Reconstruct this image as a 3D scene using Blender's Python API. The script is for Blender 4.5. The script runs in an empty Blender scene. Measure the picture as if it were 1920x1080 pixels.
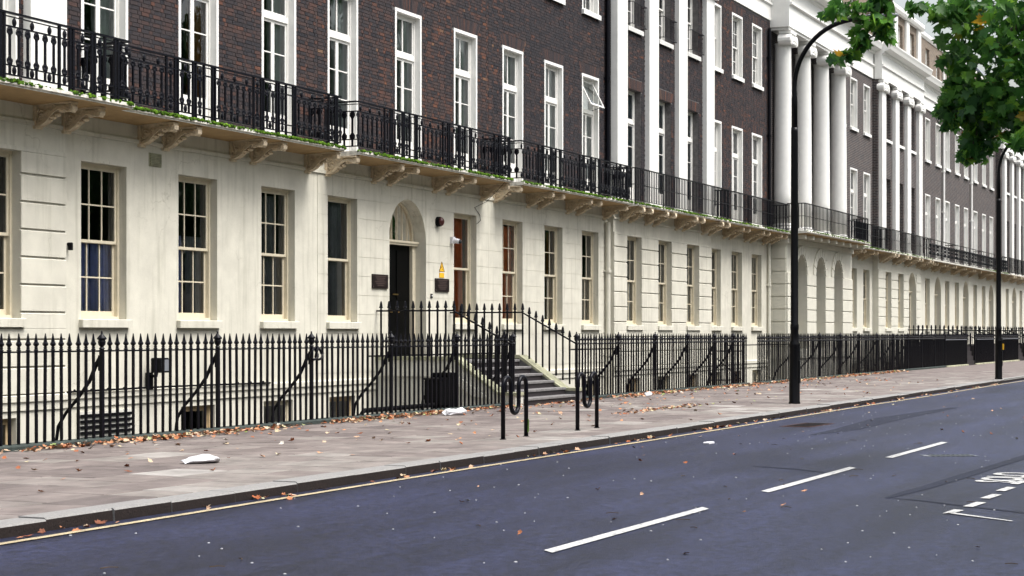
import bpy, math, random
from mathutils import Vector, Matrix, Euler
R = random.Random(7)
sc = bpy.context.scene
COL = sc.collection
# ------------------------------------------------------------------ camera, sky, sun, exposure
YAW = math.radians(24.087)
cd = bpy.data.cameras.new('camera'); cam = bpy.data.objects.new('camera', cd); COL.objects.link(cam)
cd.sensor_width = 36; cd.lens = 63.75; cd.shift_y = 0.0443; cd.clip_start = .1; cd.clip_end = 2000
cam.location = (0, 0, 1.55); cam.rotation_euler = (math.radians(90), 0, YAW - math.radians(90))
sc.camera = cam
SUN_EL, SUN_AZ = math.radians(62), math.radians(-84)      # azimuth: where the sun stands, measured from +X
w = bpy.data.worlds.new('World'); sc.world = w; w.use_nodes = True
nt = w.node_tree; nt.nodes.clear()
sky = nt.nodes.new('ShaderNodeTexSky'); sky.sky_type = 'NISHITA'; sky.sun_disc = False
sky.sun_elevation = SUN_EL; sky.sun_rotation = math.radians(90) - SUN_AZ
sky.air_density = 1.6; sky.dust_density = 6.0; sky.ozone_density = 1.2
hsv = nt.nodes.new('ShaderNodeHueSaturation'); hsv.inputs['Saturation'].default_value = .5
bg = nt.nodes.new('ShaderNodeBackground'); bg.inputs[1].default_value = .085
wo = nt.nodes.new('ShaderNodeOutputWorld')
nt.links.new(sky.outputs[0], hsv.inputs['Color']); nt.links.new(hsv.outputs[0], bg.inputs[0]); nt.links.new(bg.outputs[0], wo.inputs[0])
sl = bpy.data.lights.new('sun', 'SUN'); sl.energy = 1.5; sl.angle = math.radians(32); sl.color = (1, .985, .965)
so = bpy.data.objects.new('sun', sl); COL.objects.link(so)
sd = Vector((math.cos(SUN_EL)*math.cos(SUN_AZ), math.cos(SUN_EL)*math.sin(SUN_AZ), math.sin(SUN_EL)))
so.rotation_euler = sd.to_track_quat('Z', 'Y').to_euler(); so.location = (20, -20, 40)
vs = sc.view_settings; vs.view_transform = 'Standard'; vs.look = 'None'; vs.gamma = 1; vs.exposure = 1.6
vs.use_curve_mapping = False
sc.cycles.max_bounces = 8; sc.cycles.transparent_max_bounces = 12
sc.cycles.use_denoising = True

# ------------------------------------------------------------------ materials
MATS = {}
def mat(name, col, rough=.7, spec=.4, var=.12, scale=6, bump=0., bscale=60, tint=None, metal=0., streak=0., detail=None, obj=True):
    """procedural base: colour with noise variation, optional tint attribute ramp, streaks and bump"""
    m = bpy.data.materials.new(name); m.use_nodes = True; MATS[name] = m
    t = m.node_tree; n = t.nodes; L = t.links
    b = n['Principled BSDF']; b.inputs['Roughness'].default_value = rough; b.inputs['Specular IOR Level'].default_value = spec
    b.inputs['Metallic'].default_value = metal
    geo = n.new('ShaderNodeNewGeometry')
    no = n.new('ShaderNodeTexNoise'); no.inputs['Scale'].default_value = scale; no.inputs['Detail'].default_value = 5
    no.inputs['Roughness'].default_value = .65
    L.new(geo.outputs['Position'], no.inputs['Vector'])
    mx = n.new('ShaderNodeMix'); mx.data_type = 'RGBA'; mx.blend_type = 'MULTIPLY'; mx.inputs['Factor'].default_value = 1
    rr = n.new('ShaderNodeMapRange'); rr.inputs['From Min'].default_value = .3; rr.inputs['From Max'].default_value = .7
    rr.inputs['To Min'].default_value = 1 - var; rr.inputs['To Max'].default_value = 1 + var
    L.new(no.outputs['Fac'], rr.inputs['Value'])
    if tint:
        at = n.new('ShaderNodeAttribute'); at.attribute_name = 'tint'
        cr = n.new('ShaderNodeValToRGB'); e = cr.color_ramp.elements
        for i, (p, c) in enumerate(tint):
            k = e[i] if i < 2 else e.new(p)
            k.position = p; k.color = (*c, 1)
        cr.color_ramp.interpolation = 'LINEAR'
        L.new(at.outputs['Fac'], cr.inputs['Fac']); L.new(cr.outputs['Color'], mx.inputs['A'])
    else:
        mx.inputs['A'].default_value = (*col, 1)
    L.new(rr.outputs[0], mx.inputs['B'])
    last = mx.outputs['Result']
    if streak:
        mp = n.new('ShaderNodeMapping'); mp.inputs['Scale'].default_value = (5, 5, .35)
        ns = n.new('ShaderNodeTexNoise'); ns.inputs['Scale'].default_value = 1.6; ns.inputs['Detail'].default_value = 6
        L.new(geo.outputs['Position'], mp.inputs['Vector']); L.new(mp.outputs[0], ns.inputs['Vector'])
        r2 = n.new('ShaderNodeMapRange'); r2.inputs['From Min'].default_value = .52; r2.inputs['From Max'].default_value = .78
        r2.inputs['To Min'].default_value = 0; r2.inputs['To Max'].default_value = streak
        L.new(ns.outputs['Fac'], r2.inputs['Value'])
        m2 = n.new('ShaderNodeMix'); m2.data_type = 'RGBA'; L.new(r2.outputs[0], m2.inputs['Factor'])
        L.new(last, m2.inputs['A']); m2.inputs['B'].default_value = (col[0]*.42, col[1]*.42, col[2]*.36, 1)
        last = m2.outputs['Result']
    if detail: last = detail(n, L, geo, last)
    L.new(last, b.inputs['Base Color'])
    if bump:
        nb = n.new('ShaderNodeTexNoise'); nb.inputs['Scale'].default_value = bscale; nb.inputs['Detail'].default_value = 4
        L.new(geo.outputs['Position'], nb.inputs['Vector'])
        bp = n.new('ShaderNodeBump'); bp.inputs['Strength'].default_value = bump; bp.inputs['Distance'].default_value = .02
        L.new(nb.outputs['Fac'], bp.inputs['Height']); L.new(bp.outputs[0], b.inputs['Normal'])
    return m
def cracks(n, L, geo, last):
    """a few fine hairline cracks and grime stains"""
    dn = n.new('ShaderNodeTexNoise'); dn.inputs['Scale'].default_value = 2.2; dn.inputs['Detail'].default_value = 6
    L.new(geo.outputs['Position'], dn.inputs['Vector'])
    ad = n.new('ShaderNodeMix'); ad.data_type = 'RGBA'; ad.blend_type = 'ADD'; ad.inputs['Factor'].default_value = .9
    L.new(geo.outputs['Position'], ad.inputs['A']); L.new(dn.outputs['Color'], ad.inputs['B'])
    vo = n.new('ShaderNodeTexVoronoi'); vo.feature = 'DISTANCE_TO_EDGE'; vo.inputs['Scale'].default_value = .55
    L.new(ad.outputs['Result'], vo.inputs['Vector'])
    r = n.new('ShaderNodeMapRange'); r.inputs['From Min'].default_value = 0; r.inputs['From Max'].default_value = .007
    r.inputs['To Min'].default_value = 1; r.inputs['To Max'].default_value = 0
    L.new(vo.outputs['Distance'], r.inputs['Value'])
    mk = n.new('ShaderNodeTexNoise'); mk.inputs['Scale'].default_value = .7
    L.new(geo.outputs['Position'], mk.inputs['Vector'])
    r2 = n.new('ShaderNodeMapRange'); r2.inputs['From Min'].default_value = .52; r2.inputs['From Max'].default_value = .64
    r2.inputs['To Max'].default_value = .55
    L.new(mk.outputs['Fac'], r2.inputs['Value'])
    mu = n.new('ShaderNodeMath'); mu.operation = 'MULTIPLY'; L.new(r.outputs[0], mu.inputs[0]); L.new(r2.outputs[0], mu.inputs[1])
    m2 = n.new('ShaderNodeMix'); m2.data_type = 'RGBA'; L.new(mu.outputs[0], m2.inputs['Factor']); L.new(last, m2.inputs['A'])
    m2.inputs['B'].default_value = (.28, .26, .2, 1)
    return m2.outputs['Result']
mat('stucco', (.565, .545, .468), .75, .3, .11, 1.7, .14, 45, streak=.42, detail=cracks)
mat('stucco_far', (.59, .575, .50), .75, .3, .05, 2.5, .1, 45, streak=.18)
mat('soffit', (.36, .245, .12), .8, .2, .16, 3, .2, 30, streak=.2)  # brown deepened to paint in the shade under the balcony
mat('bracket', (.60, .50, .36), .75, .3, .2, 14, .25, 70)
mat('white_paint', (.74, .735, .71), .5, .4, .04, 5, .05, 30, streak=.06)
mat('white_frame', (.70, .69, .66), .45, .45, .04, 8)
mat('cream_frame', (.60, .54, .41), .5, .4, .08, 8)
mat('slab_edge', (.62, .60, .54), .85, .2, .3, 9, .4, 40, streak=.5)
BR = [(0, (.016, .0155, .02)), (.3, (.030, .025, .028)), (.5, (.050, .033, .031)), (.72, (.085, .040, .030)), (.9, (.13, .052, .030)), (1, (.17, .10, .06))]
def soot(n, L, geo, last):
    mk = n.new('ShaderNodeTexNoise'); mk.inputs['Scale'].default_value = .5; mk.inputs['Detail'].default_value = 7; mk.inputs['Roughness'].default_value = .7
    L.new(geo.outputs['Position'], mk.inputs['Vector'])
    r2 = n.new('ShaderNodeMapRange'); r2.inputs['From Min'].default_value = .42; r2.inputs['From Max'].default_value = .62; r2.inputs['To Max'].default_value = .5
    L.new(mk.outputs['Fac'], r2.inputs['Value'])
    m2 = n.new('ShaderNodeMix'); m2.data_type = 'RGBA'; L.new(r2.outputs[0], m2.inputs['Factor']); L.new(last, m2.inputs['A'])
    m2.inputs['B'].default_value = (.028, .026, .031, 1)
    return m2.outputs['Result']
mat('brick', (0, 0, 0), .85, .25, .28, 26, .35, 90, tint=BR, detail=soot)
mat('mortar', (.125, .118, .118), .95, .1, .35, 9, .3, 80)
def brickwork(name, c1, c2, mo):
    m = mat(name, c1, .85, .2, .2, 5, 0)
    t = m.node_tree; n = t.nodes; L = t.links
    geo = n.new('ShaderNodeNewGeometry'); sp = n.new('ShaderNodeSeparateXYZ'); cb = n.new('ShaderNodeCombineXYZ')
    L.new(geo.outputs['Position'], sp.inputs[0])
    ax = n.new('ShaderNodeMath'); L.new(sp.outputs['X'], ax.inputs[0]); L.new(sp.outputs['Y'], ax.inputs[1]); L.new(ax.outputs[0], cb.inputs['X']); L.new(sp.outputs['Z'], cb.inputs['Y'])
    bt = n.new('ShaderNodeTexBrick'); bt.inputs['Scale'].default_value = 1; bt.inputs['Brick Width'].default_value = .225; bt.inputs['Row Height'].default_value = .075
    bt.inputs['Mortar Size'].default_value = .011; bt.inputs['Color1'].default_value = (*c1, 1); bt.inputs['Color2'].default_value = (*c2, 1); bt.inputs['Mortar'].default_value = (*mo, 1)
    L.new(cb.outputs[0], bt.inputs['Vector'])
    for k in n:
        if k.type == 'MIX' and k.blend_type == 'MULTIPLY': L.new(bt.outputs['Color'], k.inputs['A'])
    return m
brickwork('brickwork_dark', (.026, .024, .028), (.062, .042, .038), (.17, .16, .155))
brickwork('brickwork_tan', (.13, .095, .075), (.20, .145, .105), (.24, .22, .19))
mat('iron', (.003, .003, .006), .36, .14, .15, 20, .08, 60)
mat('iron_dull', (.003, .003, .004), .6, .1, .15, 20, .1, 60)
mat('lamp_paint', (.003, .003, .004), .35, .16, .1, 10)
mat('plinth', (.035, .045, .042), .85, .2, .4, 7, .3, 40)
mat('door', (.002, .002, .002), .45, .06, .1, 10)
mat('brass', (.55, .36, .14), .35, .5, .05, 10, metal=1)
mat('plaque', (.012, .007, .007), .35, .35, .1, 20)
mat('plaque_text', (.09, .06, .055), .45, .4, .1, 20)
mat('room', (.20, .17, .14), .9, .1, .1, 2)
mat('step_stone', (.15, .145, .145), .75, .3, .22, 8, .2, 60)
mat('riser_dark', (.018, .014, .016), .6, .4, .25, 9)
mat('mossy_stone', (.30, .30, .21), .9, .2, .45, 4.5, .4, 50)
mat('basement', (.54, .53, .48), .8, .2, .08, 3, .1, 40, streak=.35)
mat('wood', (.30, .14, .05), .5, .4, .2, 9)
mat('rust', (.07, .035, .03), .8, .2, .3, 9, .2, 60)
mat('timber', (.45, .34, .20), .6, .3, .2, 9)
mat('lead', (.16, .17, .19), .6, .4, .1, 5)
mat('moss', (.10, .2, .012), .95, .1, .5, 25, tint=[(0, (.015, .03, .006)), (.5, (.05, .11, .008)), (1, (.12, .22, .02))])
mat('white_plastic', (.60, .60, .63), .4, .5, .04, 12)
mat('red_paint', (.05, .006, .006), .35, .5, .1, 10)
mat('yellow_paint', (.75, .42, .02), .5, .4, .05, 10)
mat('black_mark', (.02, .02, .02), .6, .3, .05, 10)
mat('curtain_blue', (.55, .60, .94), .85, .1, .12, 6)
mat('curtain_grey', (.42, .42, .46), .85, .1, .12, 6)
mat('curtain_red', (.95, .36, .17), .85, .1, .12, 6)
mat('curtain_net', (.78, .80, .80), .9, .1, .08, 6)
mat('curtain_teal', (.20, .36, .44), .85, .1, .1, 6)
mat('curtain_brown', (.34, .16, .05), .85, .1, .1, 6)
mat('bark', (.09, .08, .06), .9, .2, .4, 9, .5, 25)
mat('leaf', (0, 0, 0), .42, .5, .2, 8, tint=[(0, (.016, .065, .022)), (.5, (.06, .19, .032)), (.88, (.19, .39, .045)), (.955, (.22, .26, .02)), (1, (.55, .16, .015))])
lm = MATS['leaf']; bs = lm.node_tree.nodes['Principled BSDF']
tr = lm.node_tree.nodes.new('ShaderNodeBsdfTranslucent'); ms = lm.node_tree.nodes.new('ShaderNodeMixShader'); ms.inputs[0].default_value = .5
src = bs.inputs['Base Color'].links[0].from_socket
hv = lm.node_tree.nodes.new('ShaderNodeHueSaturation'); hv.inputs['Value'].default_value = 1.7; hv.inputs['Hue'].default_value = .48
lm.node_tree.links.new(src, hv.inputs['Color']); lm.node_tree.links.new(hv.outputs[0], tr.inputs['Color'])
lm.node_tree.links.new(bs.outputs[0], ms.inputs[1]); lm.node_tree.links.new(tr.outputs[0], ms.inputs[2])
lm.node_tree.links.new(ms.outputs[0], lm.node_tree.nodes['Material Output'].inputs['Surface'])
mat('garden_leaf', (.03, .075, .02), .8, .2, .5, 1.2, 0)
mat('fallen_leaf', (0, 0, 0), .7, .3, .2, 30, tint=[(0, (.10, .035, .02)), (.25, (.30, .09, .03)), (.45, (.42, .20, .10)), (.65, (.46, .34, .24)), (.82, (.40, .36, .22)), (.93, (.20, .27, .06)), (1, (.55, .52, .46))])
mat('speck', (.35, .36, .38), .7, .3, .1, 20)
mat('twig', (.09, .06, .035), .8, .2, .2, 20)
def worn(n, L, geo, last):
    k = n.new('ShaderNodeTexNoise'); k.inputs['Scale'].default_value = 16; k.inputs['Detail'].default_value = 7; k.inputs['Roughness'].default_value = .75
    L.new(geo.outputs['Position'], k.inputs['Vector'])
    r = n.new('ShaderNodeMapRange'); r.inputs['From Min'].default_value = .54; r.inputs['From Max'].default_value = .64; r.inputs['To Max'].default_value = .75
    L.new(k.outputs['Fac'], r.inputs['Value'])
    m2 = n.new('ShaderNodeMix'); m2.data_type = 'RGBA'; L.new(r.outputs[0], m2.inputs['Factor']); L.new(last, m2.inputs['A']); m2.inputs['B'].default_value = (.03, .034, .06, 1)
    return m2.outputs['Result']
mat('line_white', (.42, .42, .41), .75, .3, .15, 6, .2, 120, detail=worn)
mat('line_yellow', (.36, .30, .19), .8, .3, .25, 5, .2, 120, detail=worn)
mat('paving', (0, 0, 0), .8, .3, .34, 2.2, .3, 70, tint=[(0, (.10, .083, .080)), (.45, (.15, .126, .118)), (.75, (.19, .172, .158)), (1, (.27, .255, .24))])
mat('joint', (.05, .05, .038), .95, .1, .4, 6)
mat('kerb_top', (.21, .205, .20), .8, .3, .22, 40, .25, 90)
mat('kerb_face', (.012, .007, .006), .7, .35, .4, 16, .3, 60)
mat('grass', (.05, .09, .02), .95, .1, .4, 2)
mat('soil_ground', (.12, .11, .09), .95, .1, .3, 1)
def asphalt_detail(n, L, geo, last):
    mp = n.new('ShaderNodeMapping'); mp.inputs['Scale'].default_value = (.12, .9, 1)
    ns = n.new('ShaderNodeTexNoise'); ns.inputs['Scale'].default_value = 1.1; ns.inputs['Detail'].default_value = 5; ns.inputs['Roughness'].default_value = .6
    L.new(geo.outputs['Position'], mp.inputs['Vector']); L.new(mp.outputs[0], ns.inputs['Vector'])
    r2 = n.new('ShaderNodeMapRange'); r2.inputs['From Min'].default_value = .32; r2.inputs['From Max'].default_value = .68; r2.inputs['To Min'].default_value = .5; r2.inputs['To Max'].default_value = 1.6
    L.new(ns.outputs['Fac'], r2.inputs['Value'])
    g = n.new('ShaderNodeTexNoise'); g.inputs['Scale'].default_value = 9; g.inputs['Detail'].default_value = 8; g.inputs['Roughness'].default_value = .82; L.new(geo.outputs['Position'], g.inputs['Vector'])
    r3 = n.new('ShaderNodeMapRange'); r3.inputs['From Min'].default_value = .42; r3.inputs['From Max'].default_value = .58; r3.inputs['To Min'].default_value = .5; r3.inputs['To Max'].default_value = 1.55
    L.new(g.outputs['Fac'], r3.inputs['Value'])
    mu = n.new('ShaderNodeMath'); mu.operation = 'MULTIPLY'; L.new(r2.outputs[0], mu.inputs[0]); L.new(r3.outputs[0], mu.inputs[1])
    m2 = n.new('ShaderNodeMix'); m2.data_type = 'RGBA'; m2.blend_type = 'MULTIPLY'; m2.inputs['Factor'].default_value = 1
    L.new(last, m2.inputs['A']); L.new(mu.outputs[0], m2.inputs['B'])
    return m2.outputs['Result']
mat('asphalt', (.0125, .0152, .038), .45, .26, .18, .7, .5, 140, detail=asphalt_detail)
mat('asphalt_patch', (.009, .011, .025), .55, .18, .2, 1.5, .5, 140)
g = bpy.data.materials.new('glass'); g.use_nodes = True; MATS['glass'] = g
n = g.node_tree.nodes; L = g.node_tree.links; n.remove(n['Principled BSDF'])
tb = n.new('ShaderNodeBsdfTransparent'); tb.inputs[0].default_value = (.86, .9, .88, 1)
gb = n.new('ShaderNodeBsdfGlossy'); gb.inputs['Roughness'].default_value = .02; gb.inputs['Color'].default_value = (.95, .97, 1, 1)
fr = n.new('ShaderNodeFresnel'); fr.inputs['IOR'].default_value = 1.85
nz = n.new('ShaderNodeTexNoise'); nz.inputs['Scale'].default_value = 3; gg = n.new('ShaderNodeNewGeometry'); L.new(gg.outputs['Position'], nz.inputs['Vector'])
bp = n.new('ShaderNodeBump'); bp.inputs['Strength'].default_value = .05; bp.inputs['Distance'].default_value = .05; L.new(nz.outputs['Fac'], bp.inputs['Height']); L.new(bp.outputs[0], gb.inputs['Normal'])
mx = n.new('ShaderNodeMixShader'); L.new(fr.outputs[0], mx.inputs[0]); L.new(tb.outputs[0], mx.inputs[1]); L.new(gb.outputs[0], mx.inputs[2])
L.new(mx.outputs[0], n['Material Output'].inputs['Surface'])

m_ = mat('hall_glow', (.55, .30, .09), .8, .1, .1, 4); m_.node_tree.nodes['Principled BSDF'].inputs['Emission Color'].default_value = (1, .52, .16, 1); m_.node_tree.nodes['Principled BSDF'].inputs['Emission Strength'].default_value = .12
# ------------------------------------------------------------------ mesh helpers
class MB:
    def __init__(s): s.v = []; s.f = []; s.m = []; s.t = []; s.cm = 0; s.ct = 0.
    def face(s, pts):
        b = len(s.v); s.v += [tuple(p) for p in pts]; s.f.append(tuple(range(b, b + len(pts)))); s.m.append(s.cm); s.t.append(s.ct)
    def add(s, vs, fs):
        b = len(s.v); s.v += [tuple(p) for p in vs]
        for f in fs: s.f.append(tuple(b + i for i in f)); s.m.append(s.cm); s.t.append(s.ct)
    def box(s, x0, x1, y0, y1, z0, z1, ch=0):
        if ch:
            c = ch   # chamfered front and top edges (front is -y)
            p = [(x0+c, y0, z0), (x1-c, y0, z0), (x1-c, y0, z1-c), (x0+c, y0, z1-c),
                 (x0, y0+c, z0), (x1, y0+c, z0), (x1, y0+c, z1-c), (x0, y0+c, z1-c),
                 (x0+c, y0+c, z1), (x1-c, y0+c, z1), (x0, y1, z0), (x1, y1, z0), (x1, y1, z1-c), (x0, y1, z1-c), (x0+c, y1, z1), (x1-c, y1, z1)]
            s.add(p, [(0, 1, 2, 3), (4, 0, 3, 7), (1, 5, 6, 2), (3, 2, 9, 8), (7, 3, 8), (2, 6, 9), (8, 9, 15, 14), (7, 8, 14, 13), (9, 6, 12, 15), (4, 7, 13, 10), (6, 5, 11, 12), (11, 10, 13, 14, 15, 12)])
            return
        s.add([(x0, y0, z0), (x1, y0, z0), (x1, y1, z0), (x0, y1, z0), (x0, y0, z1), (x1, y0, z1), (x1, y1, z1), (x0, y1, z1)],
              [(0, 3, 2, 1), (4, 5, 6, 7), (0, 1, 5, 4), (1, 2, 6, 5), (2, 3, 7, 6), (3, 0, 4, 7)])
    def brick(s, x0, x1, y0, y1, z0, z1):       # box without its back
        s.add([(x0, y0, z0), (x1, y0, z0), (x1, y1, z0), (x0, y1, z0), (x0, y0, z1), (x1, y0, z1), (x1, y1, z1), (x0, y1, z1)],
              [(0, 3, 2, 1), (4, 5, 6, 7), (0, 1, 5, 4), (1, 2, 6, 5), (3, 0, 4, 7)])
    def tube(s, path, r, seg=8, cap=True):
        P = [Vector(p) for p in path]; rs = r if isinstance(r, (list, tuple)) else [r]*len(P)
        rings = []; a = None
        for i, p in enumerate(P):
            d = (P[min(i+1, len(P)-1)] - P[max(i-1, 0)]).normalized()
            if a is None: a = d.cross(Vector((0, 0, 1)) if abs(d.z) < .9 else Vector((1, 0, 0)))
            a = a - d*a.dot(d)
            a.normalize(); b = d.cross(a).normalized()
            rings.append([p + (a*math.cos(2*math.pi*(k+.5)/seg) + b*math.sin(2*math.pi*(k+.5)/seg))*rs[i] for k in range(seg)])
        vs = [q for r_ in rings for q in r_]; fs = []
        for i in range(len(P)-1):
            for k in range(seg):
                k2 = (k+1) % seg
                fs.append((i*seg+k, (i+1)*seg+k, (i+1)*seg+k2, i*seg+k2))
        if cap: fs += [tuple(range(seg)), tuple(reversed(range((len(P)-1)*seg, len(P)*seg)))]
        s.add(vs, fs)
    def lathe(s, prof, seg=8, c=(0, 0, 0), rot=0):
        vs = []; fs = []
        for r, z in prof:
            for k in range(seg):
                a = 2*math.pi*(k + rot)/seg
                vs.append((c[0] + r*math.cos(a), c[1] + r*math.sin(a), c[2] + z))
        for i in range(len(prof)-1):
            for k in range(seg):
                k2 = (k+1) % seg
                fs.append((i*seg+k, i*seg+k2, (i+1)*seg+k2, (i+1)*seg+k))
        fs += [tuple(reversed(range(seg))), tuple(range((len(prof)-1)*seg, len(prof)*seg))]
        s.add(vs, fs)
    def blob(s, c, rx, ry, rz, seg=6, rings=4):
        prof = [(math.sin(math.pi*i/rings), -math.cos(math.pi*i/rings)) for i in range(rings+1)]
        prof[0] = (.02, -1); prof[-1] = (.02, 1)
        vs = []; fs = []
        for r, z in prof:
            for k in range(seg):
                a = 2*math.pi*k/seg; vs.append((c[0]+rx*r*math.cos(a), c[1]+ry*r*math.sin(a), c[2]+rz*z))
        for i in range(rings):
            for k in range(seg):
                k2 = (k+1) % seg; fs.append((i*seg+k, i*seg+k2, (i+1)*seg+k2, (i+1)*seg+k))
        s.add(vs, fs)
    def prism(s, poly, a0, a1, axis='x'):      # polygon in the other two axes, extruded along axis
        def P(p, a): return (a, p[0], p[1]) if axis == 'x' else ((p[0], a, p[1]) if axis == 'y' else (p[0], p[1], a))
        n_ = len(poly); s.add([P(p, a0) for p in poly] + [P(p, a1) for p in poly],
            [tuple(range(n_)), tuple(reversed(range(n_, 2*n_)))] + [(i, i+n_, (i+1) % n_+n_, (i+1) % n_) for i in range(n_)])
    def mesh(s, name, mats, off=(0, 0, 0), smooth=False):
        me = bpy.data.meshes.new(name)
        o = off
        me.from_pydata([(p[0]-o[0], p[1]-o[1], p[2]-o[2]) for p in s.v], [], s.f)
        for m_ in ([mats] if isinstance(mats, str) else mats): me.materials.append(MATS[m_])
        if any(s.m): me.polygons.foreach_set('material_index', s.m)
        if any(s.t):
            a = me.attributes.new('tint', 'FLOAT', 'FACE'); a.data.foreach_set('value', s.t)
        if smooth: me.polygons.foreach_set('use_smooth', [True]*len(s.f))
        me.update(); return me
ORG = {}
def link(name, data, parent=None, loc=(0, 0, 0), rot=None):
    """loc is the object's world position; children are placed relative to the parent's world origin"""
    o = bpy.data.objects.new(name, data); COL.objects.link(o)
    po = ORG[parent.name] if parent else (0, 0, 0)
    ORG[o.name] = tuple(loc); o.location = (loc[0]-po[0], loc[1]-po[1], loc[2]-po[2])
    if parent: o.parent = parent
    if rot: o.rotation_euler = rot
    return o
def build(mb, name, mats, parent=None, org=None, smooth=False, **kw):
    if org is None: org = ORG[parent.name] if parent else (0, 0, 0)
    me = mb.mesh(name, mats, org, smooth); o = link(name, me, parent, org); props(o, **kw); return o
def props(o, label=None, cat=None, group=None, kind=None):
    if label: o['label'] = label
    if cat: o['category'] = cat
    if group: o['group'] = group
    if kind: o['kind'] = kind
    return o
def thing(name, label, cat, loc, group=None):
    return props(link(name, None, None, loc), label, cat, group)

def wall(mb, u0, u1, z0, z1, v, ops, depth, reveal=True, floor=True):
    us = sorted({u0, u1, *[min(max(a, u0), u1) for o in ops for a in o[:2]]}); zs = sorted({z0, z1, *[min(max(a, z0), z1) for o in ops for a in o[2:4]]})
    for i in range(len(us)-1):
        for j in range(len(zs)-1):
            uc, zc = (us[i]+us[i+1])/2, (zs[j]+zs[j+1])/2
            if any(o[0] < uc < o[1] and o[2] < zc < o[3] for o in ops): continue
            mb.face([(us[i], v, zs[j]), (us[i+1], v, zs[j]), (us[i+1], v, zs[j+1]), (us[i], v, zs[j+1])])
    if reveal:
        for o in ops:
            a, b, c, d = o[:4]; w_ = v + depth
            if c >= z1 or d <= z0: continue
            mb.face([(a, v, c), (a, v, d), (a, w_, d), (a, w_, c)]); mb.face([(b, v, d), (b, v, c), (b, w_, c), (b, w_, d)])
            mb.face([(a, v, d), (b, v, d), (b, w_, d), (a, w_, d)]); mb.face([(b, v, c), (a, v, c), (a, w_, c), (b, w_, c)])
def arch(mb, u0, u1, zs, zt, v, depth, seg=14):
    """spandrels between a rectangle and the round arch inside it, with the soffit"""
    uc = (u0+u1)/2; r = (u1-u0)/2
    pts = [(uc - r*math.cos(math.pi*i/seg), zs + r*math.sin(math.pi*i/seg)) for i in range(seg+1)]
    for i in range(seg):
        (a, b), (c, d) = pts[i], pts[i+1]
        mb.face([(a, v, b), (c, v, d), (c, v, zt), (a, v, zt)])
        mb.face([(a, v, b), (a, v+depth, b), (c, v+depth, d), (c, v, d)])
def blocks(H, name, mats, u0, u1, z0, z1, v, ops, course, length, gap, proud, ch=.012, phase=0, parent=None):
    """coursed stucco blocks, each one an object of its own, standing proud of the backing wall"""
    k = 0; z = z0
    while z < z1 - .02:
        zt = min(z + course, z1); k += 1
        cuts = sorted({z, zt, *[q for o in ops for q in o[2:4] if z < q < zt]})
        for j in range(len(cuts)-1):
            a, b = cuts[j], cuts[j+1]
            if b - a < .03: continue
            iv = sorted([(o[0], o[1]) for o in ops if o[2] < (a+b)/2 < o[3]])
            spans = []; x = u0
            for p, q in iv:
                if p > x: spans.append((x, p))
                x = max(x, q)
            if x < u1: spans.append((x, u1))
            for p, q in spans:
                n_ = max(1, round((q-p)/length)); st = (q-p)/n_
                cutu = [p + i*st for i in range(n_+1)]
                if n_ > 1 and k % 2: cutu = [p] + [c + st*.5 for c in cutu[1:-1]] + [q] if n_ > 2 else [p, p+st*.7, q]
                for c0, c1 in zip(cutu, cutu[1:]):
                    mb = MB(); ga = gap/2 if a == z else 0; gb_ = gap/2 if b == zt else 0
                    mb.box(c0 + (gap/2 if c0 > p else 0), c1 - (gap/2 if c1 < q else 0), v-proud, v+.002, a+ga, b-gb_, ch if (b-a) > .1 and ch else 0)
                    build(mb, name, mats, H)
        z = zt
BRICKCACHE = {}
def brick_mesh(w_, h_, t):
    k = (round(w_, 3), round(h_, 3), round(t*10))
    if k not in BRICKCACHE:
        mb = MB(); mb.ct = .02 + k[2]/10.3; mb.brick(-w_/2, w_/2, 0, .022, -h_/2, h_/2)
        BRICKCACHE[k] = mb.mesh('brick', 'brick')
    return BRICKCACHE[k]
def bricks(H, u0, u1, z0, z1, v, ops, single=0, vis=None, bias=0.):
    """Flemish bond, every brick modelled; the ones that show largest are objects of their own"""
    out = []; row = 0; z = z0; M = .011
    rnd = random.Random(int(u0*100))
    while z + .07 < z1:
        zc = z + .0375; x = u0 - (.0 if row % 2 else .167); i = row % 2
        iv = [(o[0], o[1]) for o in ops if o[2] < zc < o[3]]
        while x < u1:
            w_ = .2225 if i % 2 else .1125
            a, b = max(x, u0), min(x + w_, u1); i += 1; x += w_
            segs = [(a, b)]
            for p, q in iv:
                segs = [s_ for (c, d) in segs for s_ in ((c, min(d, p)), (max(c, q), d)) if s_[1] - s_[0] > .03]
            for c, d in segs:
                if d - c < .04: continue
                t = min(1, max(0, rnd.gauss(.36 + bias, .2)))
                out.append((c, d, z, t, rnd.uniform(-.0035, .0035)))
        z += .075; row += 1
    one = set()
    if single:
        cand = sorted([i for i, b in enumerate(out) if vis(b)], key=lambda i: (out[i][0] - .25*out[i][2]))
        one = set(cand[:single])
    mb = MB()
    for i, (c, d, zz, t, dv) in enumerate(out):
        if i in one:
            link('brick', brick_mesh(d-c-M, .075-M, t), H, ((c+d)/2, v-.012+dv, zz+.0375))
        else:
            mb.ct = .02 + .95*t; mb.brick(c+M/2, d-M/2, v-.012+dv, v+.01, zz+M/2, zz+.075-M/2)
    build(mb, 'brickwork', 'brick', H, kind='stuff')
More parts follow.
